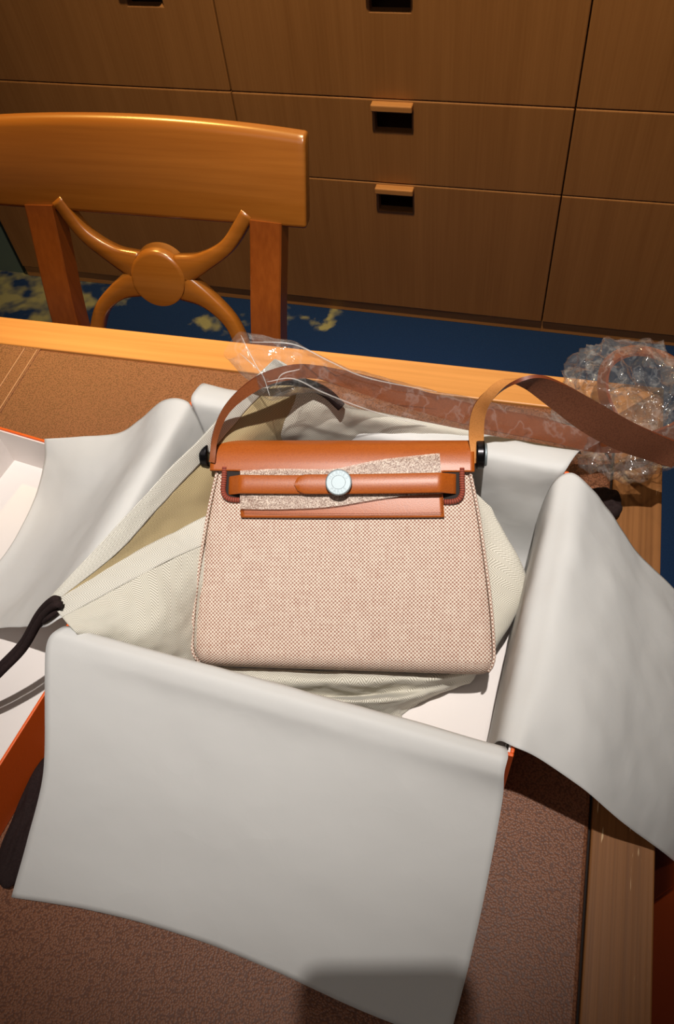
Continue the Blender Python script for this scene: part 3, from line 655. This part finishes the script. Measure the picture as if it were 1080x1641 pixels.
cord = [V3(-0.2695, 0.1873, 0.8780), V3(-0.2744, 0.1864, 0.8780), V3(-0.2903, 0.1823, 0.8600), V3(-0.3079, 0.1702, 0.8350), V3(-0.3234, 0.1561, 0.8220), V3(-0.3473, 0.1408, 0.8000), V3(-0.3843, 0.1278, 0.7620)]
for sh in ((0, 0, 0), (0.0044, -0.0040, 0.0022)):
    tube('drawstring', [p + np.array(sh) for p in cord], 0.0026, MAT['dark_cloth'], dust, 50, 10)
tube('drawstring', [V3(-0.1850, 0.3524, 0.9160), V3(-0.1676, 0.3572, 0.9200), V3(-0.1511, 0.3617, 0.9180), V3(-0.1343, 0.3626, 0.9100), V3(-0.1224, 0.3596, 0.9000)], [0.0016, 0.0026, 0.0034, 0.0036, 0.0034], MAT['dark_cloth'], dust, 40, 10)  # dark wedge added behind the strap, shaped as a cord end
tube('drawstring', [V3(-0.2668, 0.1847, 0.8770), V3(-0.2712, 0.1800, 0.8740), V3(-0.2762, 0.1775, 0.8700), V3(-0.2833, 0.1775, 0.8620)], 0.0018, MAT['dark_cloth'], dust, 20, 8)

# ------------------------------------------------------------------ handbag
HO = np.array([-0.0930, 0.2021, TZ + 0.0700])
HX = np.array([0.9864, 0.1645, 0.0]); HY = np.array([-0.1441, 0.8637, 0.4829]); HZ = np.cross(HX, HY)
HX /= np.linalg.norm(HX); HY /= np.linalg.norm(HY); HZ /= np.linalg.norm(HZ)
bag = empty('handbag', HO, 'beige canvas handbag with tan leather flap and belt, lying in the box', 'handbag', basis=(HX, HY, HZ))
def loc(p): q = np.asarray(p) - HO; return np.array([q @ HX, q @ HY, q @ HZ])
mm = 0.001
# body: rounded sections stacked from bottom to top (mm)
rows = [  # y, half width, front z, back z
    (-3.5, 92, -20, -30), (-2.5, 97, -12, -38), (0.0, 100.5, -5.5, -44), (5, 103, -1.5, -47), (14, 104, 0.0, -48), (40, 102.5, 1.6, -46), (72, 99, 1.8, -41), (105, 94.5, 1.2, -34), (132, 89.5, 0.0, -28), (150, 87.5, -4.0, -25)]
ns = 44
Vb = []
def sect(y, hw, zf, zb, cx):
    out = []; r = min(9.0, (zf - zb) / 2)
    for j in range(ns):
        t = 2 * math.pi * j / ns
        e = 0.22
        c, s = math.cos(t), math.sin(t)
        x = hw * math.copysign(abs(c) ** e, c); z = (zf + zb) / 2 + (zf - zb) / 2 * math.copysign(abs(s) ** 0.45, s)
        out.append(((cx + x) * mm, y * mm, z * mm))
    return out
# densify the rows
rr = cr(np.array(rows, float), 46)
for y, hw, zf, zb in rr: Vb += sect(y, hw, zf, zb, -2.0 * y / 150 + 0.3)
nr = len(rr)
Fb = [(i * ns + j, (i + 1) * ns + j, (i + 1) * ns + (j + 1) % ns, i * ns + (j + 1) % ns) for i in range(nr - 1) for j in range(ns)]
Fb += [tuple(range(ns)), tuple((nr - 1) * ns + j for j in range(ns))[::-1]]
me = mesh('body', Vb, Fb, [(v[0], v[1] + 0.4 * (v[2] if v[1] < 0.005 else 0)) for v in Vb])
bo = link('body', me, MAT['canvas'], bag)
mod(bo, 'SUBSURF', levels=1, render_levels=1)
for sx in (-1, 1):
    pts = []
    for y, hw, zf, zb in rows[2:9]:
        pts.append(((-2.0 * y / 150 + 0.3 + sx * (hw - 2.2)) * mm, y * mm, (zf - 1.9) * mm))
    tube('side_seam', pts, 0.0011, MAT['canvas'], bag, 60, 8, local=True)
# flap: back, rolled top, wide front, narrower tab
prof = cr(np.array([(90, -37), (120, -31.5), (140, -28.5), (151, -24), (156.0, -15), (154.0, -6.0), (147, -0.6), (139, 1.9), (132.0, 2.6)], float), 44)
tabp = cr(np.array([(132.0, 2.6), (124, 3.0), (114, 3.4), (106, 3.6), (100.4, 3.5)], float), 16)
nx = 60; Vf = []; Ff = []
def hwf(y): return 90.6 if y > 140 else 90.6 
xs = np.linspace(-1, 1, nx)
TB = 71.0 / 90.6
for y, z in prof:
    for s in xs: 
        bulge = 1.2 * (1 - s * s) if y < 152 and z > -12 else 0
        Vf.append(((-2.2 + s * hwf(y)) * mm, (y - 0.7 * (1 - s * s) * (1 if z > -4 and y < 135 else 0)) * mm, (z + bulge) * mm))
np_ = len(prof)
for i in range(np_ - 1):
    for j in range(nx - 1): Ff.append((i * nx + j, i * nx + j + 1, (i + 1) * nx + j + 1, (i + 1) * nx + j))
# the tab shares the wide part's last row where the two overlap
last = (np_ - 1) * nx
js = [j for j in range(nx) if abs(xs[j]) <= TB + 0.01]
prev = [last + j for j in js]
for i in range(1, len(tabp)):
    y, z = tabp[i]; cur = []
    for j in js:
        s = xs[j]; cur.append(len(Vf)); Vf.append(((-0.2 + s * 90.6 + (-2.0) * (1 - i / len(tabp))) * mm, (y + 1.2 * s * i / len(tabp) - 0.6 * (1 - s * s)) * mm, (z + 1.2 * (1 - s * s)) * mm))
    for q in range(len(js) - 1): Ff.append((prev[q], prev[q + 1], cur[q + 1], cur[q]))
    prev = cur
fl = link('flap', mesh('flap', Vf, Ff, [(v[0], v[1]) for v in Vf]), [MAT['saddle'], MAT['saddle_edge']], bag)
mod(fl, 'SOLIDIFY', thickness=0.0022, offset=1.0, material_offset_rim=1)
# which side is out?
fl.data.update()
# fine pressed line inside the edges of the flap
def edge_line(pts): tube('edge_crease', [tuple(np.array(p) * mm) for p in pts], 0.00014, MAT['binding'], fl, 40, 6, local=True)
edge_line([(-67.6, 127, 6.2), (-67.6, 115, 6.6), (-67.4, 103.3, 6.6)]); edge_line([(-67.4, 102.6, 6.6), (-20, 102.2, 7.5), (20, 102.4, 7.5), (67.0, 103.8, 6.6)]); edge_line([(67.2, 104, 6.6), (67.2, 115, 6.6), (67.2, 127, 6.2)])
# protective film stuck on the flap, under the belt
top = [(-70.5, 131.5), (-45, 132.8), (-20, 132.6), (-5, 133.0), (12, 136.6), (24, 139.2), (44, 141.8), (65.2, 144.3)]
low = [(-69.5, 104.8), (-45, 104.8), (-20, 105.8), (-2, 107.6), (14, 110.5), (30, 113.2), (48, 115.2), (67.5, 116.5)]
def flap_z(x, y):
    s = (x + 1) / 90.6
    P = np.concatenate([prof[::-1][:22], np.zeros((0, 2))]); yy = np.concatenate([tabp[::-1, 0], prof[::-1][1:22, 0]]); zz = np.concatenate([tabp[::-1, 1], prof[::-1][1:22, 1]])
    k_ = yy <= 154
    return np.interp(y, yy[k_], zz[k_]) + 1.2 * (1 - s * s)
T_ = cr(np.array(top, float), 60); L_ = cr(np.array(low, float), 60)
Gp = np.zeros((24, 60, 3))
for i, t in enumerate(np.linspace(0, 1, 24)):
    xy = L_ * (1 - t) + T_ * t
    for j in range(60):
        x, y = xy[j]; Gp[i, j] = (x * mm, y * mm, (flap_z(x, y) + 2.75 + 0.18 * noise.noise(Vector((x * 0.3, y * 0.3, 0)))) * mm)
link('protective_film', grid_mesh('protective_film', Gp), MAT['peel'], bag)
# belt: left piece and right piece with a pointed end laid over it
def belt(name, xa, xb, y0, y1, zf, th, point=False, yshift=lambda x: 0.0):
    n = 50; X_ = np.linspace(xa, xb, n); V = []
    for x in X_:
        lo, hi = y0, y1
        if point:
            q = min(1.0, max(0.0, (x - xa) / 9.0)); m_ = (y0 + y1) / 2; h_ = (y1 - y0) / 2 * math.sqrt(max(0.002, 1 - (1 - q) ** 2)); lo, hi = m_ - h_, m_ + h_
        z = zf(x); s_ = yshift(x)
        for y, dz in ((lo, 0), (lo, th * 0.7), (lo + min(0.7, (hi - lo) * 0.2), th), ((lo + hi) / 2, th * 1.03), (hi - min(0.7, (hi - lo) * 0.2), th), (hi, th * 0.7), (hi, 0)): V.append((x * mm, (y + s_) * mm, (z + dz) * mm))
    k_ = 7
    F_ = [(i * k_ + j, (i + 1) * k_ + j, (i + 1) * k_ + (j + 1) % k_, i * k_ + (j + 1) % k_) for i in range(n - 1) for j in range(k_)] + [tuple(range(k_)), tuple((n - 1) * k_ + j for j in range(k_))[::-1]]
    me_ = mesh(name, V, F_); o_ = link(name, me_, MAT['saddle'], bag)
    bm_ = bmesh.new(); bm_.from_mesh(me_); bmesh.ops.recalc_face_normals(bm_, faces=bm_.faces); bm_.to_mesh(me_); bm_.free()
    me_.polygons.foreach_set('use_smooth', [True] * len(me_.polygons)); me_.set_sharp_from_angle(angle=math.radians(55)); return o_
def zl(x): t = abs(x + 1.7) / 78.5; return 8.5 - 9.5 * max(0, t - 0.86) / 0.14 if t > 0.86 else 8.5
ysl = lambda x: 1.0 * x / 75.0 - 0.8 * (1 - (x / 77.0) ** 2)
belt('belt', -80.0, 20, 116.2, 129.0, zl, 2.0, yshift=ysl)
belt('belt', -31.7, 76.2, 115.9, 129.2, lambda x: zl(x) + 2.05, 2.0, True, ysl)
# round turn-lock button with engraved ring
disc('turn_lock_post', (-0.0011, 0.1222, 0.0125), (0, 0, 1), 0.0060, 0.003, MAT['black_metal'], bag, 32, 0.0003)
bt = disc('turn_lock', (-0.0011, 0.1222, 0.0150), (0, 0, 1), 0.0088, 0.0024, MAT['steel'], bag, 64, 0.0006)
for rr_, wd in ((0.0046, 0.00014), (0.0080, 0.00016)):
    tube('engraved_ring', [(-0.0011 + rr_ * math.cos(t), 0.1222 + rr_ * math.sin(t), 0.01738) for t in np.linspace(0, 2 * math.pi, 41)], wd, MAT['steel_mark'], bt, 80, 6, local=True)
# letters of the maker's stamp run round the ring, too small in the photo to read: short engraved strokes stand for the ones that show
def stamp(txt, a0, a1):
    for q, ch in enumerate(txt):
        an = math.radians(a0 + (a1 - a0) * q / max(1, len(txt) - 1))
        cu_ = bpy.data.curves.new('letter', 'FONT'); cu_.body = ch; cu_.size = 0.0032; cu_.align_x = 'CENTER'; cu_.align_y = 'CENTER'; cu_.extrude = 0.0001
        ob = bpy.data.objects.new('letter', cu_); dg = None
        me_ = ob.to_mesh().copy(); bpy.data.objects.remove(ob); bpy.data.curves.remove(cu_)
        r_ = 0.0063; flip = math.pi / 2 if a0 < 0 else -math.pi / 2
        me_.transform(Matrix.Translation((-0.0011 + r_ * math.cos(an), 0.1222 + r_ * math.sin(an), 0.01745)) @ Matrix.Rotation(an + flip, 4, 'Z'))
        me_.name = 'letter'; link('letter', me_, MAT['steel_mark'], bt, smooth=False)
stamp('HERMES', 150, 30); stamp('PARIS', -135, -45)
# red-brown bound slots at both ends of the belt
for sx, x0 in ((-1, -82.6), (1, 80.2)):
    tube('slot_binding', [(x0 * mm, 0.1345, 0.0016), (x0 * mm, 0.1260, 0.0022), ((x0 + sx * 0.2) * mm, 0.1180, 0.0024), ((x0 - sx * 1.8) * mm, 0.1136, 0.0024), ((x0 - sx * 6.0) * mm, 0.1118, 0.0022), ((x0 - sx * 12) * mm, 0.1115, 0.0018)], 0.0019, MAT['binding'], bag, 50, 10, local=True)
    prism('slot_shade', [((x0 - sx * 1.2) * mm, 0.1335), ((x0 - sx * 1.2) * mm, 0.1138), ((x0 - sx * 12.0) * mm, 0.1128), ((x0 - sx * 12.0) * mm, 0.1335)][::sx], 0.0006, 0.0019, MAT['groove'], bag, 0)  # near-black plate stands in for the shade between belt end and binding
# side hinge rivets
for sx, x in ((-1, -97.2), (1, 92.2)):
    r1 = disc('rivet', (x * mm - sx * 0.0028, 0.1445, -0.003), (sx, 0, 0), 0.0098, 0.0058, MAT['black_metal'], bag, 40, 0.0012)
    disc('rivet_cap', (x * mm + sx * 0.0028, 0.1445, -0.003), (sx, 0, 0), 0.0078, 0.0018, MAT['steel'], r1, 32, 0.0007)
# shoulder strap: one long ribbon given by its two edges
def ribbon(name, N_, F_, n, th, parent, mats):
    P = cr(np.array([loc(p) for p in N_]), n); Q = cr(np.array([loc(p) for p in F_]), n)
    T = np.gradient((P + Q) / 2, axis=0); W_ = Q - P; nn = np.cross(T, W_); nn /= np.maximum(np.linalg.norm(nn, axis=1, keepdims=True), 1e-9)
    m_ = 5; V = []
    for side in (0, 1):
        for i in range(n):
            for j in range(m_):
                V.append(P[i] + W_[i] * j / (m_ - 1) + nn[i] * th * (0.5 - side))
    F = []; fm = []
    for side in (0, 1):
        b0 = side * n * m_
        for i in range(n - 1):
            for j in range(m_ - 1):
                q = (b0 + i * m_ + j, b0 + (i + 1) * m_ + j, b0 + (i + 1) * m_ + j + 1, b0 + i * m_ + j + 1)
                F.append(q if side == 0 else q[::-1]); fm.append(side)
    nm_ = n * m_
    for i in range(n - 1):
        for j in (0, m_ - 1):
            q = (i * m_ + j, (i + 1) * m_ + j, nm_ + (i + 1) * m_ + j, nm_ + i * m_ + j); F.append(q if j else q[::-1]); fm.append(2)
    for i in (0, n - 1):
        for j in range(m_ - 1): F.append((i * m_ + j, i * m_ + j + 1, nm_ + i * m_ + j + 1, nm_ + i * m_ + j)); fm.append(2)
    me_ = mesh(name, V, F, None, fm); o_ = link(name, me_, mats, parent); me_.set_sharp_from_angle(angle=math.radians(50)); return o_
Ne = [V3(-0.2002, 0.3044, 0.8890), V3(-0.2005, 0.3178, 0.9000), V3(-0.1912, 0.3262, 0.9180), V3(-0.1761, 0.3330, 0.9310), V3(-0.1606, 0.3420, 0.9360), V3(-0.1398, 0.3572, 0.9280), V3(-0.1183, 0.3694, 0.9080), V3(-0.0857, 0.3806, 0.8850), V3(-0.0329, 0.3997, 0.8500), V3(0.0245, 0.4233, 0.8160), V3(0.0659, 0.4398, 0.7920), V3(0.1109, 0.4594, 0.7840), V3(0.1413, 0.4949, 0.7840), V3(0.1410, 0.5413, 0.7860), V3(0.1165, 0.5666, 0.7880), V3(0.0851, 0.5679, 0.7900), V3(0.0631, 0.5398, 0.7940), V3(0.0632, 0.4942, 0.7960), V3(0.0835, 0.4494, 0.8000), V3(0.1099, 0.4182, 0.8120), V3(0.1269, 0.4079, 0.8300)]
Fe = [V3(-0.2045, 0.3048, 0.8890), V3(-0.2038, 0.3166, 0.9020), V3(-0.1960, 0.3259, 0.9200), V3(-0.1815, 0.3336, 0.9360), V3(-0.1658, 0.3424, 0.9440), V3(-0.1461, 0.3570, 0.9400), V3(-0.1248, 0.3738, 0.9220), V3(-0.0870, 0.3889, 0.8980), V3(-0.0352, 0.4113, 0.8620), V3(0.0219, 0.4359, 0.8280), V3(0.0658, 0.4435, 0.8080), V3(0.1049, 0.4592, 0.8020), V3(0.1317, 0.4868, 0.8020), V3(0.1302, 0.5218, 0.8040), V3(0.1085, 0.5389, 0.8060), V3(0.0845, 0.5385, 0.8080), V3(0.0673, 0.5159, 0.8120), V3(0.0677, 0.4807, 0.8140), V3(0.0848, 0.4433, 0.8180), V3(0.1083, 0.4229, 0.8300), V3(0.1231, 0.4138, 0.8480)]
ribbon('shoulder_strap', Ne, Fe, 260, 0.0024, bag, [MAT['strap_brown'], MAT['strap_dark'], MAT['saddle_edge']])
Nr = [V3(-0.0198, 0.3393, 0.8840), V3(-0.0221, 0.3509, 0.8960), V3(-0.0226, 0.3554, 0.9140), V3(-0.0181, 0.3543, 0.9320), V3(-0.0084, 0.3547, 0.9460), V3(0.0058, 0.3604, 0.9490), V3(0.0217, 0.3678, 0.9380), V3(0.0488, 0.3830, 0.9080), V3(0.0788, 0.3975, 0.8760), V3(0.1098, 0.4099, 0.8500), V3(0.1247, 0.4131, 0.8420)]
Fr = [V3(-0.0271, 0.3380, 0.8840), V3(-0.0320, 0.3497, 0.8980), V3(-0.0314, 0.3553, 0.9180), V3(-0.0241, 0.3574, 0.9340), V3(-0.0142, 0.3605, 0.9420), V3(-0.0015, 0.3614, 0.9380), V3(0.0158, 0.3625, 0.9220), V3(0.0399, 0.3696, 0.8940), V3(0.0674, 0.3850, 0.8620), V3(0.0959, 0.4007, 0.8360), V3(0.1135, 0.4052, 0.8260)]
ribbon('shoulder_strap', Nr, Fr, 140, 0.0024, bag, [MAT['strap_tan'], MAT['strap_dark'], MAT['saddle_edge']])

# ------------------------------------------------------------------ clear plastic
def sleeve(name, cen, wid, up, n, m_, amp, scale, seed, **kw):
    """flattened crumpled tube of film around a path: centre points, half widths across, half heights"""
    P = cr(np.array(cen), n); Wd = cr(np.array(wid, float), n)
    T = np.gradient(P, axis=0); T /= np.linalg.norm(T, axis=1, keepdims=True)
    s = np.cross(T, np.array([0, 0, 1.0])); s /= np.linalg.norm(s, axis=1, keepdims=True)
    # tilt the flat of the tube the way the strap's flat is turned
    G = np.zeros((n, m_, 3)); th = np.linspace(0, 2 * math.pi, m_)
    for i in range(n):
        a = s[i] * math.cos(up) + np.array([0, 0, 1.0]) * math.sin(up); b = np.cross(a, T[i])
        G[i] = P[i] + a * Wd[i, 0] * np.cos(th)[:, None] + b * Wd[i, 1] * np.sin(th)[:, None]
    G = crumple(G, amp, scale, seed, True)
    basep = G.reshape(-1, 3).mean(0); basep[2] = G[..., 2].min()
    o_ = link(name, grid_mesh(name, G, basep), MAT['film'], smooth=True, **kw); o_.location = basep
    return o_
def wrap(name, top_, bot_, half, n, m_, seed, **kw):
    """thin sleeve of film between a top and a bottom edge line, puffed to a given half depth"""
    T0 = cr(np.array(top_), n); B0 = cr(np.array(bot_), n); Hh = cr(np.array(half, float).reshape(-1, 1), n)
    C = (T0 + B0) / 2; a = (T0 - B0) / 2; T = np.gradient(C, axis=0); b = np.cross(T, a); b /= np.linalg.norm(b, axis=1, keepdims=True)
    th = np.linspace(0, 2 * math.pi, m_)
    G = C[:, None] + a[:, None] * np.cos(th)[None, :, None] + b[:, None] * Hh[:, None] * np.sin(th)[None, :, None]
    for i in range(n):
        for j in range(m_):
            p = Vector(G[i, j]); q = p * 26 + Vector((seed, 0, 0)); r_ = p * 75 + Vector((0, seed, 0))
            f_ = 0.0040 * (0.5 - abs(noise.noise(q)) * 1.6) + 0.0016 * (0.4 - abs(noise.noise(r_)) * 1.6)
            d_ = b[i] * (1 if math.sin(th[j]) > 0 else -1); G[i, j] += d_ * f_ * (0.25 + 0.75 * abs(math.sin(th[j]))) + a[i] / np.linalg.norm(a[i]) * (0.0030 * noise.noise(p * 60) * math.cos(th[j]))
    basep = G.reshape(-1, 3).mean(0); basep[2] = G[..., 2].min()
    o_ = link(name, grid_mesh(name, G, basep), MAT['film'], smooth=True, **kw); o_.location = basep; return o_
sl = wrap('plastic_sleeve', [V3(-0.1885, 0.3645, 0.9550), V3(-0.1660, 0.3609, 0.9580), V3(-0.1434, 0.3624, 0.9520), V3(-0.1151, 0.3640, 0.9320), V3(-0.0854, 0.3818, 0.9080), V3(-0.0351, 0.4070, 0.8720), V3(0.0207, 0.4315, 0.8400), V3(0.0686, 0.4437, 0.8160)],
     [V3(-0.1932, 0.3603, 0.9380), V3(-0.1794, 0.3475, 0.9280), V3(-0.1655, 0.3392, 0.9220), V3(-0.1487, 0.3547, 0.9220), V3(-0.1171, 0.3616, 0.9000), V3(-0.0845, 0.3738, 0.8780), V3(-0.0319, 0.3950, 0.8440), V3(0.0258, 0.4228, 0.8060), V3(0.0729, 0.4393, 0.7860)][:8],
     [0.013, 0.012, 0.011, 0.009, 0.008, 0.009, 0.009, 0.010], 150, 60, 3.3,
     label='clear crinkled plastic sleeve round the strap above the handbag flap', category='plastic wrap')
# pale thin tubes drawn along the sleeve's folds as painted highlights
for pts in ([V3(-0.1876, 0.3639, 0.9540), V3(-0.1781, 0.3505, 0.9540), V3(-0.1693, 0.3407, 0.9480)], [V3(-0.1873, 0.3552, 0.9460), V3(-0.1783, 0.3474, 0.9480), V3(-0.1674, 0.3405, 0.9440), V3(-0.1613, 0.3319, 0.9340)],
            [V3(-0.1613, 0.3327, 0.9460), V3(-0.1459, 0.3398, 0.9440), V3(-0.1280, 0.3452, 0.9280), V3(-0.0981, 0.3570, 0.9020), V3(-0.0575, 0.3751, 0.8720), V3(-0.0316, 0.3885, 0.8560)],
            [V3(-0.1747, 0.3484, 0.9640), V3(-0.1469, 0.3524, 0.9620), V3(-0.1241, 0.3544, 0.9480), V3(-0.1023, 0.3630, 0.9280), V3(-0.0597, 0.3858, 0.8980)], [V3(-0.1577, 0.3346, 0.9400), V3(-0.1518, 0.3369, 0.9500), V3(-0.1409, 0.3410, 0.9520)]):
    tube('film_fold_glint', pts, [0.0002] + [0.0005] * (len(pts) - 2) + [0.0002], MAT['film_fold_glint'], sl, 40, 6)
# crumpled bundle round the coil at the far right corner
bm = bmesh.new(); bmesh.ops.create_icosphere(bm, subdivisions=6, radius=1.0)
cb = V3(0.0852, 0.4891, 0.7960)
for v in bm.verts:
    d = v.co.copy(); p = d * 2.3
    h1 = (1 - abs(noise.noise(p * 0.9 + Vector((4, 1, 7)))) * 2.2); h2 = (1 - abs(noise.noise(p * 1.5)) * 2.2); h3 = noise.noise(p * 3.0)
    r = 0.80 + 0.22 * h1 + 0.15 * h2 + 0.03 * h3
    v.co = Vector((d.x * 0.056 * r, d.y * 0.064 * r, d.z * 0.042 * r))
me = bpy.data.meshes.new('plastic_bundle'); bm.to_mesh(me); bm.free()
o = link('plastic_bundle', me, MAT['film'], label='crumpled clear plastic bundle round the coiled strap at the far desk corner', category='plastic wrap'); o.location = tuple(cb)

# ------------------------------------------------------------------ dark cloth pouches
def pouch(name, c, rx, ry, h, rot, seed, label):
    bm = bmesh.new(); bmesh.ops.create_uvsphere(bm, u_segments=48, v_segments=24, radius=1)
    for v in bm.verts:
        x, y, z = v.co
        k_ = (abs(x) ** 3.2 + abs(y) ** 3.2 + 1e-9) ** (1 / 3.2) if (abs(x) + abs(y)) > 1e-6 else 1
        rr2 = math.hypot(x, y); s_ = rr2 / k_ if k_ > 0 else 1
        X_, Y_ = x * s_, y * s_
        n_ = noise.noise(Vector((x * 2.2 + seed, y * 2.2, z)))
        v.co = Vector((X_ * rx * (1 + 0.05 * n_), Y_ * ry * (1 + 0.05 * n_), max(0.0, (z * 0.5 + 0.5)) * h * (1 + 0.25 * noise.noise(Vector((x * 3, y * 3 + seed, 2))))))
    me_ = bpy.data.meshes.new(name); bm.to_mesh(me_); bm.free()
    o_ = link(name, me_, MAT['dark_cloth'], label=label, category='pouch', group='dark brown cloth pouches'); o_.location = c; o_.rotation_euler = (0, 0, rot); return o_
pouch('cloth_pouch', (-0.2895, 0.0765, TZ + 0.0005), 0.0125, 0.046, 0.013, 0.02, 1.0, 'dark brown cloth pouch lying on the leather left of the front tissue')
pouch('cloth_pouch', (0.074, 0.412, TZ + 0.0005), 0.017, 0.015, 0.018, 0.25, 5.0, 'dark brown cloth pouch peeking out behind the right tissue sheet')

# ------------------------------------------------------------------ tall orange box standing beside the desk
tb = empty('tall_box', (0.29, 0.212, 0.0), 'tall orange box with white lining standing on the carpet right of the desk', 'box', basis=((math.cos(-0.06), math.sin(-0.06), 0), (-math.sin(-0.06), math.cos(-0.06), 0), (0, 0, 1)))
tray(tb, 0.29, 0.18, 0.735, 0.003, 0.0015)

# ------------------------------------------------------------------ the phone the photograph is taken with; its shadow falls on the near edge
MAT['phone'] = N('dark_phone_glass').set(rgb(24, 24, 26), 0.25, spec=0.5).m
MAT['phone_frame'] = N('dark_phone_frame').set(rgb(60, 60, 64), 0.35, 0.9).m
ph = empty('smartphone', CAM - FW * 0.006, 'dark smartphone held level above the near end of the desk', 'phone', basis=(RT, UP, -FW))
def rrect(w_, lo_, hi_, r_, n_=6):
    o_ = []
    for cx_, cy_, a0 in ((w_ - r_, hi_ - r_, 0), (-w_ + r_, hi_ - r_, 90), (-w_ + r_, lo_ + r_, 180), (w_ - r_, lo_ + r_, 270)):
        for q in range(n_ + 1):
            t = math.radians(a0 + 90 * q / n_); o_.append((cx_ + r_ * math.cos(t), cy_ + r_ * math.sin(t)))
    return o_
prism('body', rrect(0.0370, -0.122, 0.031, 0.011), 0.0004, 0.0076, MAT['phone_frame'], ph, 0.0008)
prism('back_glass', rrect(0.0362, -0.1212, 0.0302, 0.010), 0.0, 0.0004, MAT['phone'], ph, 0)
prism('screen', rrect(0.0350, -0.119, 0.028, 0.009), 0.0076, 0.0080, MAT['phone'], ph, 0)
disc('lens_ring', (0, 0, 0.0), (0, 0, -1), 0.0075, 0.0016, MAT['phone_frame'], ph, 40, 0.0003)
